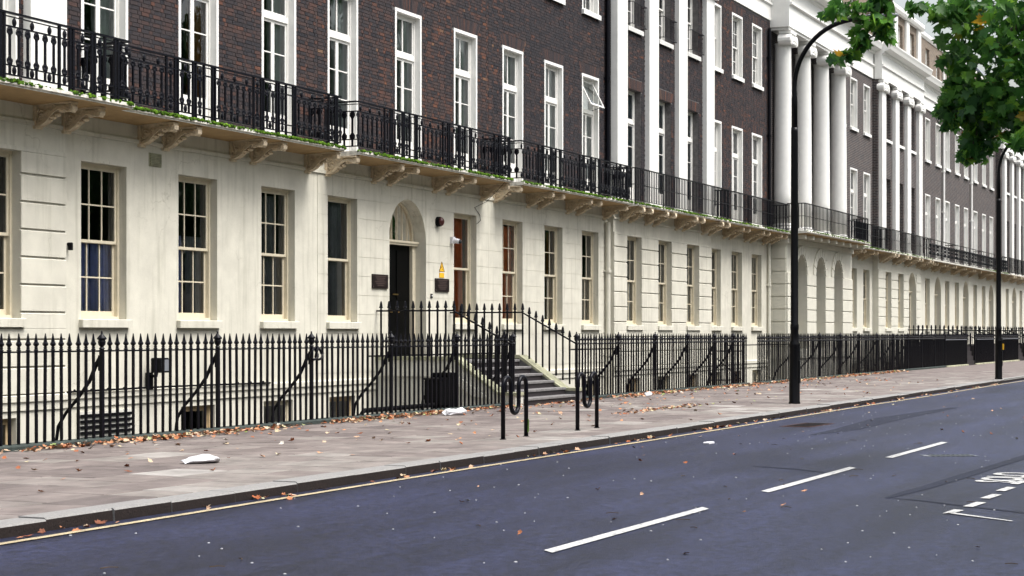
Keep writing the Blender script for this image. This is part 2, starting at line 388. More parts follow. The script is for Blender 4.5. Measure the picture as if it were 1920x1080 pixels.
def lintel(H, uc, w_, z, v, h_=.34, bias=.25):
    mb = MB(); n_ = round((w_+.36)/.075); a = uc-(w_+.36)/2
    for i in range(n_):
        x0 = a + i*(w_+.36)/n_; x1 = a + (i+1)*(w_+.36)/n_
        sh = lambda x: uc + (x-uc)*w_/(w_+.36)
        mb.ct = min(1, max(.02, R.gauss(.55+bias, .2))); g_ = .005
        q = [(sh(x0)+g_, z), (sh(x1)-g_, z), (x1-g_, z+h_), (x0+g_, z+h_)]
        mb.add([(p[0], v-.012, p[1]) for p in q] + [(p[0], v+.01, p[1]) for p in q], [(0, 1, 2, 3), (0, 4, 5, 1), (1, 5, 6, 2), (2, 6, 7, 3), (3, 7, 4, 0)])
    build(mb, 'brick_lintel', 'brick', H)
PANES = {}
def pane(W, u0, u1, z0, z1, v):
    k = (round(u1-u0, 2), round(z1-z0, 2))
    if k not in PANES:
        mb = MB(); a, b = k[0]/2+.004, k[1]/2+.004
        mb.face([(-a, 0, -b), (a, 0, -b), (a, 0, b), (-a, 0, b)]); PANES[k] = mb.mesh('pane', 'glass')
    link('pane', PANES[k], W, ((u0+u1)/2, v, (z0+z1)/2), (R.uniform(-.006, .006), 0, R.uniform(-.006, .006)))
def sash(mb, W, u0, u1, z0, z1, v, cols, rows, st=.05, bar=.024, th=.04, bot=None):
    """one sash: stiles, rails, glazing bars and panes"""
    bo = bot or st
    mb.box(u0, u0+st, v, v+th, z0, z1); mb.box(u1-st, u1, v, v+th, z0, z1)
    mb.box(u0+st, u1-st, v+.002, v+th-.002, z0, z0+bo); mb.box(u0+st, u1-st, v+.002, v+th-.002, z1-st, z1)
    a, b, c, d = u0+st, u1-st, z0+bo, z1-st
    for i in range(1, cols):
        x = a + (b-a)*i/cols; mb.box(x-bar/2, x+bar/2, v+.006, v+th-.006, c, d)
    for j in range(1, rows):
        zz = c + (d-c)*j/rows; mb.box(a, b, v+.009, v+th-.009, zz-bar/2, zz+bar/2)
    for i in range(cols):
        for j in range(rows):
            pane(W, a+(b-a)*i/cols, a+(b-a)*(i+1)/cols, c+(d-c)*j/rows, c+(d-c)*(j+1)/rows, v+th/2)
def window(H, u0, u1, z0, z1, v, style, m='cream_frame', cols=3, rows=2, lining=False, dep=.15, sill='stucco', openlight=False, panel=.45):
    W = link('window', None, H, ((u0+u1)/2, v, z0)); mb = MB(); lm_ = MB()
    a, b, c, d = u0, u1, z0, z1
    if lining:
        t = .045
        for q in ((a-.03, a+t, z0, z1+.03), (b-t, b+.03, z0, z1+.03)): lm_.box(q[0], q[1], v-.02, v+dep+.02, q[2], q[3])
        lm_.box(a+t, b-t, v-.018, v+dep+.02, z1-t, z1+.03)
        build(lm_, 'reveal_lining', 'white_paint', W)
        a += t; b -= t; d -= t
    f = .055; y = v+dep
    mb.box(a, a+f, y, y+.13, c, d); mb.box(b-f, b, y, y+.13, c, d); mb.box(a+f, b-f, y+.001, y+.13, d-f, d); mb.box(a+f, b-f, y-.03, y+.13, c, c+.05)
    a += f; b -= f; d -= f; c += .05
    if style == 'sash':
        mid = (c+d)/2
        sash(mb, W, a, b, mid-.02, d, y+.025, cols, rows)
        sash(mb, W, a, b, c, mid+.02, y+.072, cols, rows, bot=.09)
    elif style == 'french':
        tz = d - .82
        mb.box(a, b, y-.012, y+.1, tz-.11, tz)
        if openlight:
            T = link('open_top_light', None, H, ((a+b)/2, y, d)); tb_ = MB()
            sash(tb_, T, a, b, tz, d, y+.02, 1, 1)
            o_ = build(tb_, 'sash', m, T); T.rotation_euler = (math.radians(-27), 0, 0)
            stay = MB(); stay.tube([(b-.03, y-.36, tz+.13), (b-.03, y+.02, tz+.02)], .008, 6); build(stay, 'stay_rod', 'iron', W)
        else:
            sash(mb, W, a, b, tz, d, y+.02, 2, 1, bar=.05)
        um = (a+b)/2
        for p, q in ((a, um-.003), (um+.003, b)):
            sash(mb, W, p, q, c+panel, tz-.11, y+.02, 1, 3, st=.055)
            mb.box(p, q, y+.018, y+.06, c, c+panel-.002); mb.box(p+.07, q-.07, y+.008, y+.03, c+.08, c+panel-.08)
    elif style == 'plain':
        mid = (c+d)/2
        sash(mb, W, a, b, mid-.02, d, y+.025, 1, 1); sash(mb, W, a, b, c, mid+.02, y+.072, 1, 1, bot=.09)
    build(mb, 'sash_frame', m, W)
    if sill:
        sb = MB(); sb.box(u0-.06, u1+.06, v-.09, v+dep+.01, z0-.14, z0-.002, .01); build(sb, 'sill', sill, W)
    return W
CURT = {}
def curtain(u0, u1, z0, z1, v, m, label, group=None, folds=6, amp=.035):
    mb = MB(); n_ = folds*6; a = []
    for i in range(n_+1):
        s_ = i/n_; x = u0+(u1-u0)*s_
        yy = amp*math.sin(s_*folds*2*math.pi + .8*math.sin(s_*9)) + .01*math.sin(s_*31)
        a.append((x, yy))
    for i in range(n_):
        (x0, y0), (x1, y1) = a[i], a[i+1]
        mb.add([(x0, v+y0*.7, z1), (x1, v+y1*.7, z1), (x1, v+y1*1.2, z0), (x0, v+y0*1.2, z0),
                (x0, v+y0*.7+.006, z1), (x1, v+y1*.7+.006, z1), (x1, v+y1*1.2+.006, z0), (x0, v+y0*1.2+.006, z0)],
               [(3, 2, 1, 0), (4, 5, 6, 7)])
    return build(mb, 'curtain', m, None, ((u0+u1)/2, v, z0), True, label=label, cat='curtain', group=group)

# ------------------------------------------------------------------ ground, road, pavement
KERB, RAIL, FACE, ZB = 9.76, 15.78, 18.9, 5.31        # kerb face, area railing, house fronts, balcony floor height
mb = MB(); mb.face([(-400, -400, -2.7), (700, -400, -2.7), (700, 400, -2.7), (-400, 400, -2.7)]); build(mb, 'ground', 'soil_ground', kind='structure')
mb = MB(); mb.face([(-120, -1.7, -.11), (320, -1.7, -.11), (320, KERB+.05, -.11), (-120, KERB+.05, -.11)]); build(mb, 'road', 'asphalt', kind='structure')
mb = MB(); mb.box(-120, 320, -300, -1.7, -2.5, -.004); build(mb, 'garden_ground', 'grass', kind='structure')
def seam(pts, w_):
    m = MB(); q = []
    for i, p in enumerate(pts):
        a, b = Vector(pts[max(i-1, 0)]), Vector(pts[min(i+1, len(pts)-1)]); d = (b-a).normalized(); n_ = Vector((-d.y, d.x))*w_[i]
        q.append((Vector(p)+n_, Vector(p)-n_))
    for (a, b), (c, d) in zip(q, q[1:]): m.face([(a.x, a.y, -.106), (b.x, b.y, -.106), (d.x, d.y, -.106), (c.x, c.y, -.106)])
    build(m, 'road_patch', 'asphalt_patch', kind='structure')
seam([(18.2, 4.0), (18.9, 3.96), (19.73, 3.89), (21.2, 3.82), (23.05, 3.74), (26, 3.6), (34, 3.5), (48, 3.45)], [.03, .07, .08, .09, .08, .1, .09, .1])
seam([(18.2, 3.93), (18.05, 3.6), (17.71, 3.19), (17.22, 2.52), (16.7, 1.8)], [.02, .035, .04, .035, .04])
seam([(21.9, 6.5), (21.6, 5.85), (21.25, 5.42)], [.02, .05, .03])
seam([(29, 7.6), (31, 7.5), (35, 7.7), (41, 7.5)], [.05, .22, .3, .1])
def paint(name, quads, m, label, cat, group=None):
    mb = MB()
    for q in quads: mb.face([(x, y, -.1015) for x, y in q])
    return build(mb, name, m, None, (quads[0][0][0], quads[0][0][1], -.1015), label=label, cat=cat, group=group)
ORD = ['nearest', 'second', 'third', 'fourth', 'fifth', 'sixth', 'seventh', 'eighth']
for i in range(3):
    a = 12.6 + 5.7*i; vv = 5.36 - .008*(a-12.7)
    paint('centre_line_dash', [[(a, vv-.06), (a+3.75, vv-.085), (a+3.9, vv+.03), (a+.12, vv+.06)]], 'line_white',
          'long white dash of the road centre line, %s to the viewer' % ORD[i] if i else 'long white dash of the road centre line, nearest to the viewer', 'road marking', 'centre line dashes')
q = []; rr = random.Random(3)
for i in range(70):
    a = -6 + i*1.6; y0 = 9.50 + .03*math.sin(i*.5); y1 = 9.50 + .03*math.sin((i+1)*.5)
    q.append([(a, y0-.045), (a+1.6, y1-.045), (a+1.6, y1+.045), (a, y0+.045)])
paint('yellow_line', q, 'line_yellow', 'faded single yellow line painted along the gutter', 'road marking')
for i in range(5):
    a = 17.55 + .95*i
    paint('bay_dash', [[(a, 3.04), (a+.52, 3.0), (a+.55, 3.1), (a+.03, 3.14)]], 'line_white', 'short white dash of the parking bay edge, number %s from the bay corner' % ['one', 'two', 'three', 'four', 'five', 'six', 'seven', 'eight', 'nine'][i], 'road marking', 'parking bay dashes')
paint('bay_corner', [[(16.82, 3.19), (16.86, 3.10), (17.2, 3.06), (17.24, 3.16)], [(16.36, 2.50), (16.40, 2.49), (16.92, 3.10), (16.86, 3.16)]], 'line_white', 'white corner mark of the parking bay with its thin end line', 'road marking')
for nm, lab, u, v, lx, ly, a_, mt in (('drain_cover', 'rusty brown drain cover in the road near the left gutter', 32.1, 8.5, .75, .28, -.05, 'rust'), ('scraped_mark', 'pale scraped mark in the road right of the centre line, drawn as a rimmed cover', 24.85, 4.62, .16, .36, .5, 'lead')):  # second cover is made up, in place of a pale scraped mark
    T = thing(nm, lab, 'drain cover', (u, v, -.106)); f = MB(); c_ = MB()
    f.box(u-lx, u+lx, v-ly, v+ly, -.107, -.1035); build(f, 'frame', mt, T)
    for k in range(9): c_.box(u-lx*.9, u+lx*.9, v-ly*.85+ly*.19*k, v-ly*.85+ly*.19*k+ly*.09, -.1036, -.0995)
    build(c_, 'grating', 'iron_dull' if mt == 'rust' else 'plinth', T); T.rotation_euler = (0, 0, a_)
cu = bpy.data.curves.new('lettering', 'FONT'); cu.body = 'SOLO'; cu.size = .62; cu.offset = .018; cu.space_character = .92
tmp = bpy.data.objects.new('tmp', cu); COL.objects.link(tmp)
me = bpy.data.meshes.new_from_object(tmp.evaluated_get(bpy.context.evaluated_depsgraph_get())); bpy.data.objects.remove(tmp)
me.materials.clear(); me.materials.append(MATS['line_white'])
o = link('painted_lettering', me, None, (20.55, 3.12, -.1012)); o.rotation_euler = (0, 0, math.radians(-1)); props(o, 'white painted capital letters beside the parking bay dashes', 'road marking')
# far-side kerb and near pavement stay out of the frame; the kerb in view
def kerb_stone(a, b, rs):
    m = MB(); t = .012; dz = rs.uniform(-.006, .006); dy = rs.uniform(-.012, .012); c = .014
    x0, x1 = a+t/2, b-t/2; y0 = KERB+dy; y1 = KERB+.30
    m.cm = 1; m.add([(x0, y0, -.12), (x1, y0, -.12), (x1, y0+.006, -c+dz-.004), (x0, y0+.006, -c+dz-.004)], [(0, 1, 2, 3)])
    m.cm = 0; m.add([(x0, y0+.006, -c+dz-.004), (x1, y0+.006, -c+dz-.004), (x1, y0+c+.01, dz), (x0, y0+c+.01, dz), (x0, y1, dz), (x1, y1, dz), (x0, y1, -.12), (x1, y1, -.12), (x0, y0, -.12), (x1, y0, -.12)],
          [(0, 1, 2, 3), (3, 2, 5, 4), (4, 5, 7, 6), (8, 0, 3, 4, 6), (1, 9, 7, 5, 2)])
    return m
K = props(link('kerb', None, None, (0, KERB, 0)), kind='structure')
a = 6.0; rs = random.Random(5)
while a < 62:
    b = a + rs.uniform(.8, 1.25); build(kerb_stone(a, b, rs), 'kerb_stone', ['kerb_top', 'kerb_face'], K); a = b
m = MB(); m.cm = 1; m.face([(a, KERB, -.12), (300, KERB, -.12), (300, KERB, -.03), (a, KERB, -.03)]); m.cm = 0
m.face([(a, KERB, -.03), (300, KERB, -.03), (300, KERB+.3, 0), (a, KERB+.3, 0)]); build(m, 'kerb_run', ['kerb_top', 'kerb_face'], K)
PV = props(link('pavement', None, None, (0, KERB+.3, 0)), kind='structure')
m = MB(); m.box(-60, 300, KERB+.06, RAIL-.1, -2.5, -.014); build(m, 'bed', 'joint', PV)
rows = []; y = KERB + .305; rs = random.Random(11)
while y < RAIL - .16:
    d = rs.uniform(.52, .72)
    if y + d > RAIL - .45: d = RAIL - .105 - y
    rows.append((y, y+d)); y += d
sl_ = []
for y0, y1 in rows:
    a = 8 + rs.uniform(0, .8)
    while a < 75:
        b = a + rs.uniform(.55, 1.0)
        base = .62 - .4*(y0-KERB)/6
        t = min(1, max(.02, rs.gauss(base, .17) + (.35 if rs.random() < .05 else 0)))
        sl_.append((a, b, y0, y1, t, [rs.uniform(-.004, .003) for _ in range(4)])); a = b
def slab(m, s_):
    a, b, y0, y1, t, dz = s_; g_ = .008; m.ct = t; x0, x1, p, q = a+g_, b-g_, y0+g_, y1-g_; c = .006
    m.add([(x0, p, -.02), (x1, p, -.02), (x1, q, -.02), (x0, q, -.02), (x0, p, dz[0]-c), (x1, p, dz[1]-c), (x1, q, dz[2]-c), (x0, q, dz[3]-c),
           (x0+c, p+c, dz[0]), (x1-c, p+c, dz[1]), (x1-c, q-c, dz[2]), (x0+c, q-c, dz[3])],
          [(0, 1, 5, 4), (1, 2, 6, 5), (2, 3, 7, 6), (3, 0, 4, 7), (4, 5, 9, 8), (5, 6, 10, 9), (6, 7, 11, 10), (7, 4, 8, 11), (8, 9, 10, 11)])
def inframe(u, v):
    return u*math.cos(YAW)+v*math.sin(YAW) > 1 and abs(u*math.sin(YAW)-v*math.cos(YAW)) < .30*(u*math.cos(YAW)+v*math.sin(YAW))
sl_.sort(key=lambda s_: (not inframe(s_[0], s_[2]), s_[0]+s_[2]*.4))
for s_ in sl_[:300]:
    m = MB(); slab(m, s_); build(m, 'paving_slab', 'paving', PV)
m = MB()
for s_ in sl_[300:]: slab(m, s_)
build(m, 'far_paving_slabs', 'paving', PV, kind='stuff')
m = MB(); m.ct = .4; m.face([(75, KERB+.3, -.003), (300, KERB+.3, -.003), (300, RAIL-.1, -.003), (75, RAIL-.1, -.003)]); build(m, 'far_pavement', 'paving', PV)
m = MB(); m.box(-60, 300, RAIL-.1, FACE+.3, -2.65, -2.42); build(m, 'area_floor', 'step_stone', kind='structure')

# ------------------------------------------------------------------ cast-iron and stone pieces shared by many copies
def bracket_mesh():
    m = MB(); t = .065
    prof = [(0, 0), (-.70, 0), (-.735, -.03), (-.755, -.075), (-.745, -.125), (-.705, -.155), (-.655, -.15), (-.62, -.125), (-.55, -.10), (-.46, -.11), (-.38, -.155), (-.30, -.225), (-.22, -.30), (-.12, -.345), (0, -.36)]
    m.prism([(p[0]*.97, p[1]*.95-.001) for p in prof], -.028, .028, 'x')
    low = prof[2:]; n_ = len(low)
    band = []
    for i, p in enumerate(low):
        q = low[min(i+1, n_-1)]; o_ = low[max(i-1, 0)]; d = Vector((q[0]-o_[0], q[1]-o_[1])).normalized(); band.append((p[0]-d.y*.05, p[1]+d.x*.05))
    for i in range(n_-1):
        m.prism([low[i], low[i+1], band[i+1], band[i]], -t, t, 'x')
    m.box(-t-.03, t+.03, -.74, -.0, -.03, -.001); m.box(-t-.03, t+.03, -.05, -.001, -.40, -.032)
    for s_ in (-1, 1):
        x = s_*.045
        m.tube([(s_*t, p[0], p[1]) for p in prof[5:]], .012, 6)
        for (cy, cz, r0, n_) in ((-.69, -.085, .062, 1.6), (-.14, -.17, .105, 1.7), (-.40, -.07, .05, 1.4), (-.29, -.13, .04, 1.2)):
            m.tube([(x, cy + r0*(1-.75*i/14)*math.cos(-n_*2*math.pi*i/14+1), cz + r0*(1-.75*i/14)*math.sin(-n_*2*math.pi*i/14+1)) for i in range(15)], .016, 5)
        m.blob((x, -.14, -.17), .03, .03, .03); m.blob((x, -.69, -.085), .03, .024, .024)
        for k in range(5):
            m.tube([(x, -.06-.05*k, -.29+.02*k), (x, -.10-.055*k, -.22+.03*k), (x, -.18-.06*k, -.19+.035*k)], [.018, .014, .006], 5)
    for k in range(6):
        m.blob((0, -.60+.09*k, -.12-.035*k*(1 if k > 1 else .2)), .075, .05, .035)
    return m.mesh('bracket', 'bracket')
BRACKET = bracket_mesh()
def baluster_mesh():
    m = MB(); h_ = .011
    m.box(-.018, .018, -.014, .014, .10, .82)
    for z, s_ in ((.25, 1), (.80, -1)):
        m.blob((0, 0, z+.025*s_), .066, .02, .042); m.blob((0, 0, z+.085*s_), .05, .018, .05); m.blob((0, 0, z+.115*s_), .016, .012, .03)
        m.blob((-.05, 0, z+.06*s_), .018, .014, .034); m.blob((.05, 0, z+.06*s_), .018, .014, .034)
    return m.mesh('baluster', 'iron')
def roundel_mesh():
    m = MB(); m.blob((0, 0, 0), .052, .022, .066, 8, 6); m.box(-.01, .01, -.008, .008, -.078, .078); return m.mesh('roundel', 'iron')
def standard_mesh():
    m = MB(); m.box(-.023, .023, -.018, .018, 0, 1.02)
    for z in (.3, .52, .74): m.blob((0, 0, z), .026, .026, .03)
    m.lathe([(.03, 0), (.03, .02), (.014, .05)], 6); return m.mesh('standard', 'iron')
def plainbar_mesh():
    m = MB(); m.box(-.0145, .0145, -.011, .011, .09, 1.02); return m.mesh('baluster', 'iron')
BAL, RND, STD, PBAR = baluster_mesh(), roundel_mesh(), standard_mesh(), plainbar_mesh()
def scroll_mesh():
    m = MB(); m.box(-.012, .012, -.01, .01, .05, 1.02)
    for s_ in (-1, 1):
        for cz, r0, q in ((.30, .10, 1), (.72, .10, -1), (.51, .07, 1)):
            m.tube([(s_*(.11 - r0*.2) + s_*r0*(1-.7*i/10)*math.cos(q*4.5*i/10*1.6), 0, cz + r0*(1-.7*i/10)*math.sin(q*4.5*i/10*1.6)) for i in range(11)], .016, 4)
    return m.mesh('scroll_baluster', 'iron')
SCR = scroll_mesh()
def balcony(H, u0, u1, vf, style, vproj=.85, z=ZB, pairs=(), gap=(0, 0), moss=.5, brk='bracket', start=0.):
    """slab, moss, brackets and iron railing: all sub-parts of one balcony"""
    B = link('balcony', None, H, ((u0+u1)/2, vf, z)); a, b = u0+gap[0], u1-gap[1]; yf = vf-vproj
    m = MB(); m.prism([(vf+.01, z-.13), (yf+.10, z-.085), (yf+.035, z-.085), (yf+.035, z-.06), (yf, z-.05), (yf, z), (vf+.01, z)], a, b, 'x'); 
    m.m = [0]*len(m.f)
    # underside faces take the soffit colour, with the balcony's shade painted in
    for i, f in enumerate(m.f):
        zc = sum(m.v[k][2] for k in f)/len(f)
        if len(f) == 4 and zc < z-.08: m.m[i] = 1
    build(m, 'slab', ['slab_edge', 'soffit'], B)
    if moss:
        rs = random.Random(int(u0*7)); m = MB(); x = a+.03
        lo_, hi_ = -.03, .01
        while x < b-.08:
            d = moss*(1.0+.45*math.sin(x*1.3)+.35*math.sin(x*4.1+1)); l2, h2 = rs.uniform(-.045, -.012), rs.uniform(.002, .022)
            if d > rs.uniform(.1, .7):
                m.ct = max(.02, min(1, rs.gauss(.32, .16)))
                m.face([(x, yf-.005, z+lo_), (x+.05, yf-.005, z+l2), (x+.05, yf+.002, z+h2), (x, yf+.002, z+hi_)]); m.face([(x, yf+.002, z+hi_), (x+.05, yf+.002, z+h2), (x+.05, yf+.09, z+.004), (x, yf+.09, z+.004)])
            lo_, hi_ = l2, h2; x += .05
        x = a+.03
        while x < b-.03:
            d = moss*(1.0+.45*math.sin(x*1.3)+.35*math.sin(x*4.1+1))
            for k in range(16 if rs.random() < d else 1):
                m.ct = max(.02, min(1, rs.gauss(.5, .25)))
                r_ = rs.uniform(.01, .036)
                m.blob((x+rs.uniform(-.03, .03), yf+rs.uniform(-.012, .10), z+rs.uniform(-.02, .012)), r_*1.4, r_, r_*rs.uniform(.5, 1.1), 5, 3)
            x += .045
        build(m, 'moss', 'moss', B, kind='stuff')
    for u in pairs:
        for du in ((-.36, .36) if u > 0 else (0,)):
            if a-.02 < abs(u)+du < b+.02: link('bracket', BRACKET, B, (abs(u)+du, vf, z-.10))
    y = yf+.10
    m = MB()
    tops = [(1.02, .024, .016)] + ([(.82, .013, .012), (.10, .013, .012), (.24, .011, .011), (.965, .010, .009)] if style == 'ornate' else [(.09, .012, .009), (.55, .012, .009)] if style == 'plain' else [(.05, .012, .012)])
    for h_, w_, t in tops: m.box(a+.03, b-.03, y-w_, y+w_, z+h_-t, z+h_+t)
    for e in (a+.03, b-.03):       # returns to the wall
        for h_, w_, t in tops: m.box(e-w_, e+w_, y+w_, vf-.02, z+h_-t, z+h_+t)
    build(m, 'rails', 'iron', B)
    pl = []
    if style == 'ornate':
        x = a+.04-start
        def put(me, xx, zz=0.):
            if a+.03 < xx < b-.03: pl.append((me, (xx, y, z+zz)))
        while x < b:
            put(STD, x); put(STD, x+.085)
            for k in range(6): put(BAL, x+.085+.13+.205*k)
            for k in (.5, 2.5, 4.5): put(RND, x+.215+.205*k, .89); put(RND, x+.215+.205*k, .17)
            x2 = x+.085+1.29
            put(STD, x2); put(BAL, x2+.13); put(RND, x2+.13, .89); put(RND, x2+.13, .17); put(STD, x2+.26)
            put(STD, x2+.34); put(BAL, x2+.34+.13); put(BAL, x2+.34+.34); put(RND, x2+.34+.235, .89); put(RND, x2+.34+.235, .17); put(STD, x2+.81)
            put(STD, x2+.89); put(BAL, x2+1.02); put(RND, x2+1.02, .89); put(RND, x2+1.02, .17); put(STD, x2+1.15)
            x += 2.79
        for e in (a+.03, b-.03):
            for k in range(4): pl.append((BAL, (e, y+.12+.19*k, z)))
    elif style == 'plain':
        n_ = int((b-a-.06)/(.15 if u0 < 60 else .21))
        for i in range(n_+1):
            pl.append((STD if i % 16 == 0 else PBAR, (a+.03+(b-a-.06)*i/n_, y, z)))
        for e in (a+.03, b-.03):
            for k in range(6): pl.append((PBAR, (e, y+.12+.12*k, z)))
    else:
        n_ = int((b-a-.06)/.24)
        for i in range(n_+1): pl.append((SCR if i % 4 == 0 else BAL, (a+.03+(b-a-.06)*i/n_, y, z)))
    for me, p in pl:
        o = link(me.name.split('.')[0], me, B, p)
        if abs(p[1]-y) > .01: o.rotation_euler = (0, 0, math.pi/2)
    return B
def downpipe(H, u, v, z0, z1, m, r=.05, coll=2.2):
    P = MB(); P.tube([(u, v-r-.02, z0), (u, v-r-.02, z1)], r, 10)
    z = z0+.5
    while z < z1: P.tube([(u, v-r-.02, z), (u, v-r-.02, z+.09)], r*1.35, 10); P.box(u-r*1.9, u+r*1.9, v-.03, v, z+.02, z+.07); z += coll
    build(P, 'downpipe', m, H, smooth=False)
def rooms(H, u0, u1, v):
    m = MB(); 
    for z0, z1 in ((-2.4, .75), (.85, 4.85), (5.2, 9.6), (9.9, 14.2), (14.6, 17)):
        y0, y1 = v+.36, v+5.2
        m.face([(u0, y1, z0), (u1, y1, z0), (u1, y1, z1), (u0, y1, z1)])
        m.face([(u0, y0, z0), (u0, y1, z0), (u0, y1, z1), (u0, y0, z1)]); m.face([(u1, y0, z0), (u1, y1, z0), (u1, y1, z1), (u1, y0, z1)])
        m.face([(u0, y0, z0), (u1, y0, z0), (u1, y1, z0), (u0, y1, z0)]); m.face([(u0, y0, z1), (u1, y0, z1), (u1, y1, z1), (u0, y1, z1)])
        m.face([((u0+u1)/2, y0, z0), ((u0+u1)/2, y1, z0), ((u0+u1)/2, y1, z1), ((u0+u1)/2, y0, z1)])
    build(m, 'rooms', 'room', H)
def entab(H, u0, u1, v, zb=13.25):
    """architrave, frieze, cornice, attic coping"""
    m = MB(); e = .0
    m.prism([(v+.3, zb), (v-.05, zb), (v-.05, 13.78), (v-.12, 13.83), (v-.12, 13.9), (v-.05, 13.92), (v-.05, 14.38), (v-.14, 14.42), (v-.16, 14.5), (v-.42, 14.58), (v-.46, 14.72), (v-.50, 14.82), (v-.5, 14.88), (v+.3, 14.95)], u0+e, u1-e, 'x')
    build(m, 'cornice', 'white_paint', H)
    m = MB(); m.prism([(v+.32, 16.85), (v-.04, 16.85), (v-.10, 16.98), (v-.10, 17.15), (v+.32, 17.2)], u0, u1, 'x'); build(m, 'parapet_coping', 'white_paint', H)
def roof(H, u0, u1, v):
    m = MB(); m.prism([(v+.31, 17.1), (v+1.6, 18.6), (v+8, 18.6), (v+9.5, 16.5), (v+9.5, -2.4), (v+9.4, -2.4), (v+9.4, 16.4), (v+7.9, 18.4), (v+1.7, 18.4), (v+.4, 16.9)], u0, u1, 'x'); build(m, 'roof', 'lead', H)
def ionic(H, u, v, r, z0, z1, round_=True):
    """giant Ionic column or pilaster: base, shaft, necking, volute capital"""
    m = MB(); b = MB()
    if round_:
        m.lathe([(r*1.0, z0+.35), (r, z0+1.5), (r*.97, (z0+z1)/2), (r*.87, z1-.62), (r*.9, z1-.58), (r*.9, z1-.5), (r*.95, z1-.46)], 20, (u, v, 0))
        b.lathe([(r*1.25, z0+.10), (r*1.3, z0+.16), (r*1.12, z0+.25), (r*1.15, z0+.3), (r*1.02, z0+.36)], 20, (u, v, 0)); b.box(u-r*1.35, u+r*1.35, v-r*1.35, v+r*.6, z0, z0+.10)
        C = link('column', None, H, (u, v, z0)); build(m, 'shaft', 'white_paint', C, smooth=True); build(b, 'base', 'white_paint', C)
        yf = v-r*1.02
    else:
        m.box(u-r, u+r, v-.16, v+.05, z0+.3, z1-.5); b.box(u-r*1.12, u+r*1.12, v-.2, v+.05, z0, z0+.14); b.box(u-r*1.06, u+r*1.06, v-.185, v+.05, z0+.14, z0+.3)
        C = link('pilaster', None, H, (u, v, z0)); build(m, 'shaft', 'white_paint', C); build(b, 'base', 'white_paint', C)
        yf = v-.20
    c = MB(); yb = v+.05
    c.box(u-r*1.22, u+r*1.22, yf-.05, yb, z1-.12, z1-.002); c.box(u-r*1.1, u+r*1.1, yf-.02, yb, z1-.36, z1-.12)
    for s_ in (-1, 1):
        x = u+s_*r*1.08
        c.tube([(x, yf-.07, z1-.36), (x, yb, z1-.36)], .20, 12)
        for q in (.16, .1, .045): c.tube([(x, yf-.085-.1*(.16-q), z1-.36), (x, yf-.06, z1-.36)], q, 12)
    c.tube([(u-r*.9, yf-.02, z1-.47), (u+r*.9, yf-.02, z1-.47)], .06, 8)
    build(c, 'capital', 'white_paint', C)
def arched_door(H, uc, w_, zf, zs, v, depth, m='door', glow='timber'):
    """recessed door under a fanlight, with its frame, transom and fittings"""
    D_ = link('door', None, H, (uc, v+depth, zf)); a, b = uc-w_/2, uc+w_/2; y = v+depth
    zt = zs - .12
    f = MB(); f.box(a, a+.16, y-.08, y+.1, zf, zt); f.box(b-.16, b, y-.08, y+.1, zf, zt); f.box(a, b, y-.14, y+.1, zt, zs-.02); f.box(a, b, y-.17, y-.141, zs-.07, zs-.021)
    build(f, 'door_frame', 'cream_frame', D_)
    l = MB(); l.box(a+.16, b-.16, y, y+.05, zf, zt)
    for i in range(2):
        for j, (p, q) in enumerate(((.1, .62), (.74, 1.25), (1.37, zt-zf-.12))):
            x0 = a+.16+(w_-.32)*(i*.5)+.08; x1 = x0+(w_-.32)/2-.16
            l.box(x0, x1, y-.018, y+.001, zf+p, zf+q)
    build(l, 'door_leaf', m, D_)
    r = w_/2; g_ = MB(); seg = 16
    pts = [(uc-(r-.02)*math.cos(math.pi*i/seg), zs+(r-.02)*math.sin(math.pi*i/seg)) for i in range(seg+1)]
    g_.face([(p[0], y+.02, p[1]) for p in pts]); build(g_, 'fanlight_pane', 'glass', D_)
    bk = MB(); bk.face([(p[0], y+.06, p[1]) for p in pts]); build(bk, 'fanlight_blind', glow, D_)
    fb = MB()
    for i in range(1, 7):
        x = a+w_*i/7; hh = math.sqrt(max(0, (r-.04)**2-(x-uc)**2)); fb.box(x-.010, x+.010, y-.004, y+.012, zs, zs+hh)
    fb.tube([(p[0], y-.01, p[1]) for p in pts], .03, 6); build(fb, 'fanlight_bars', 'cream_frame', D_)
    return D_

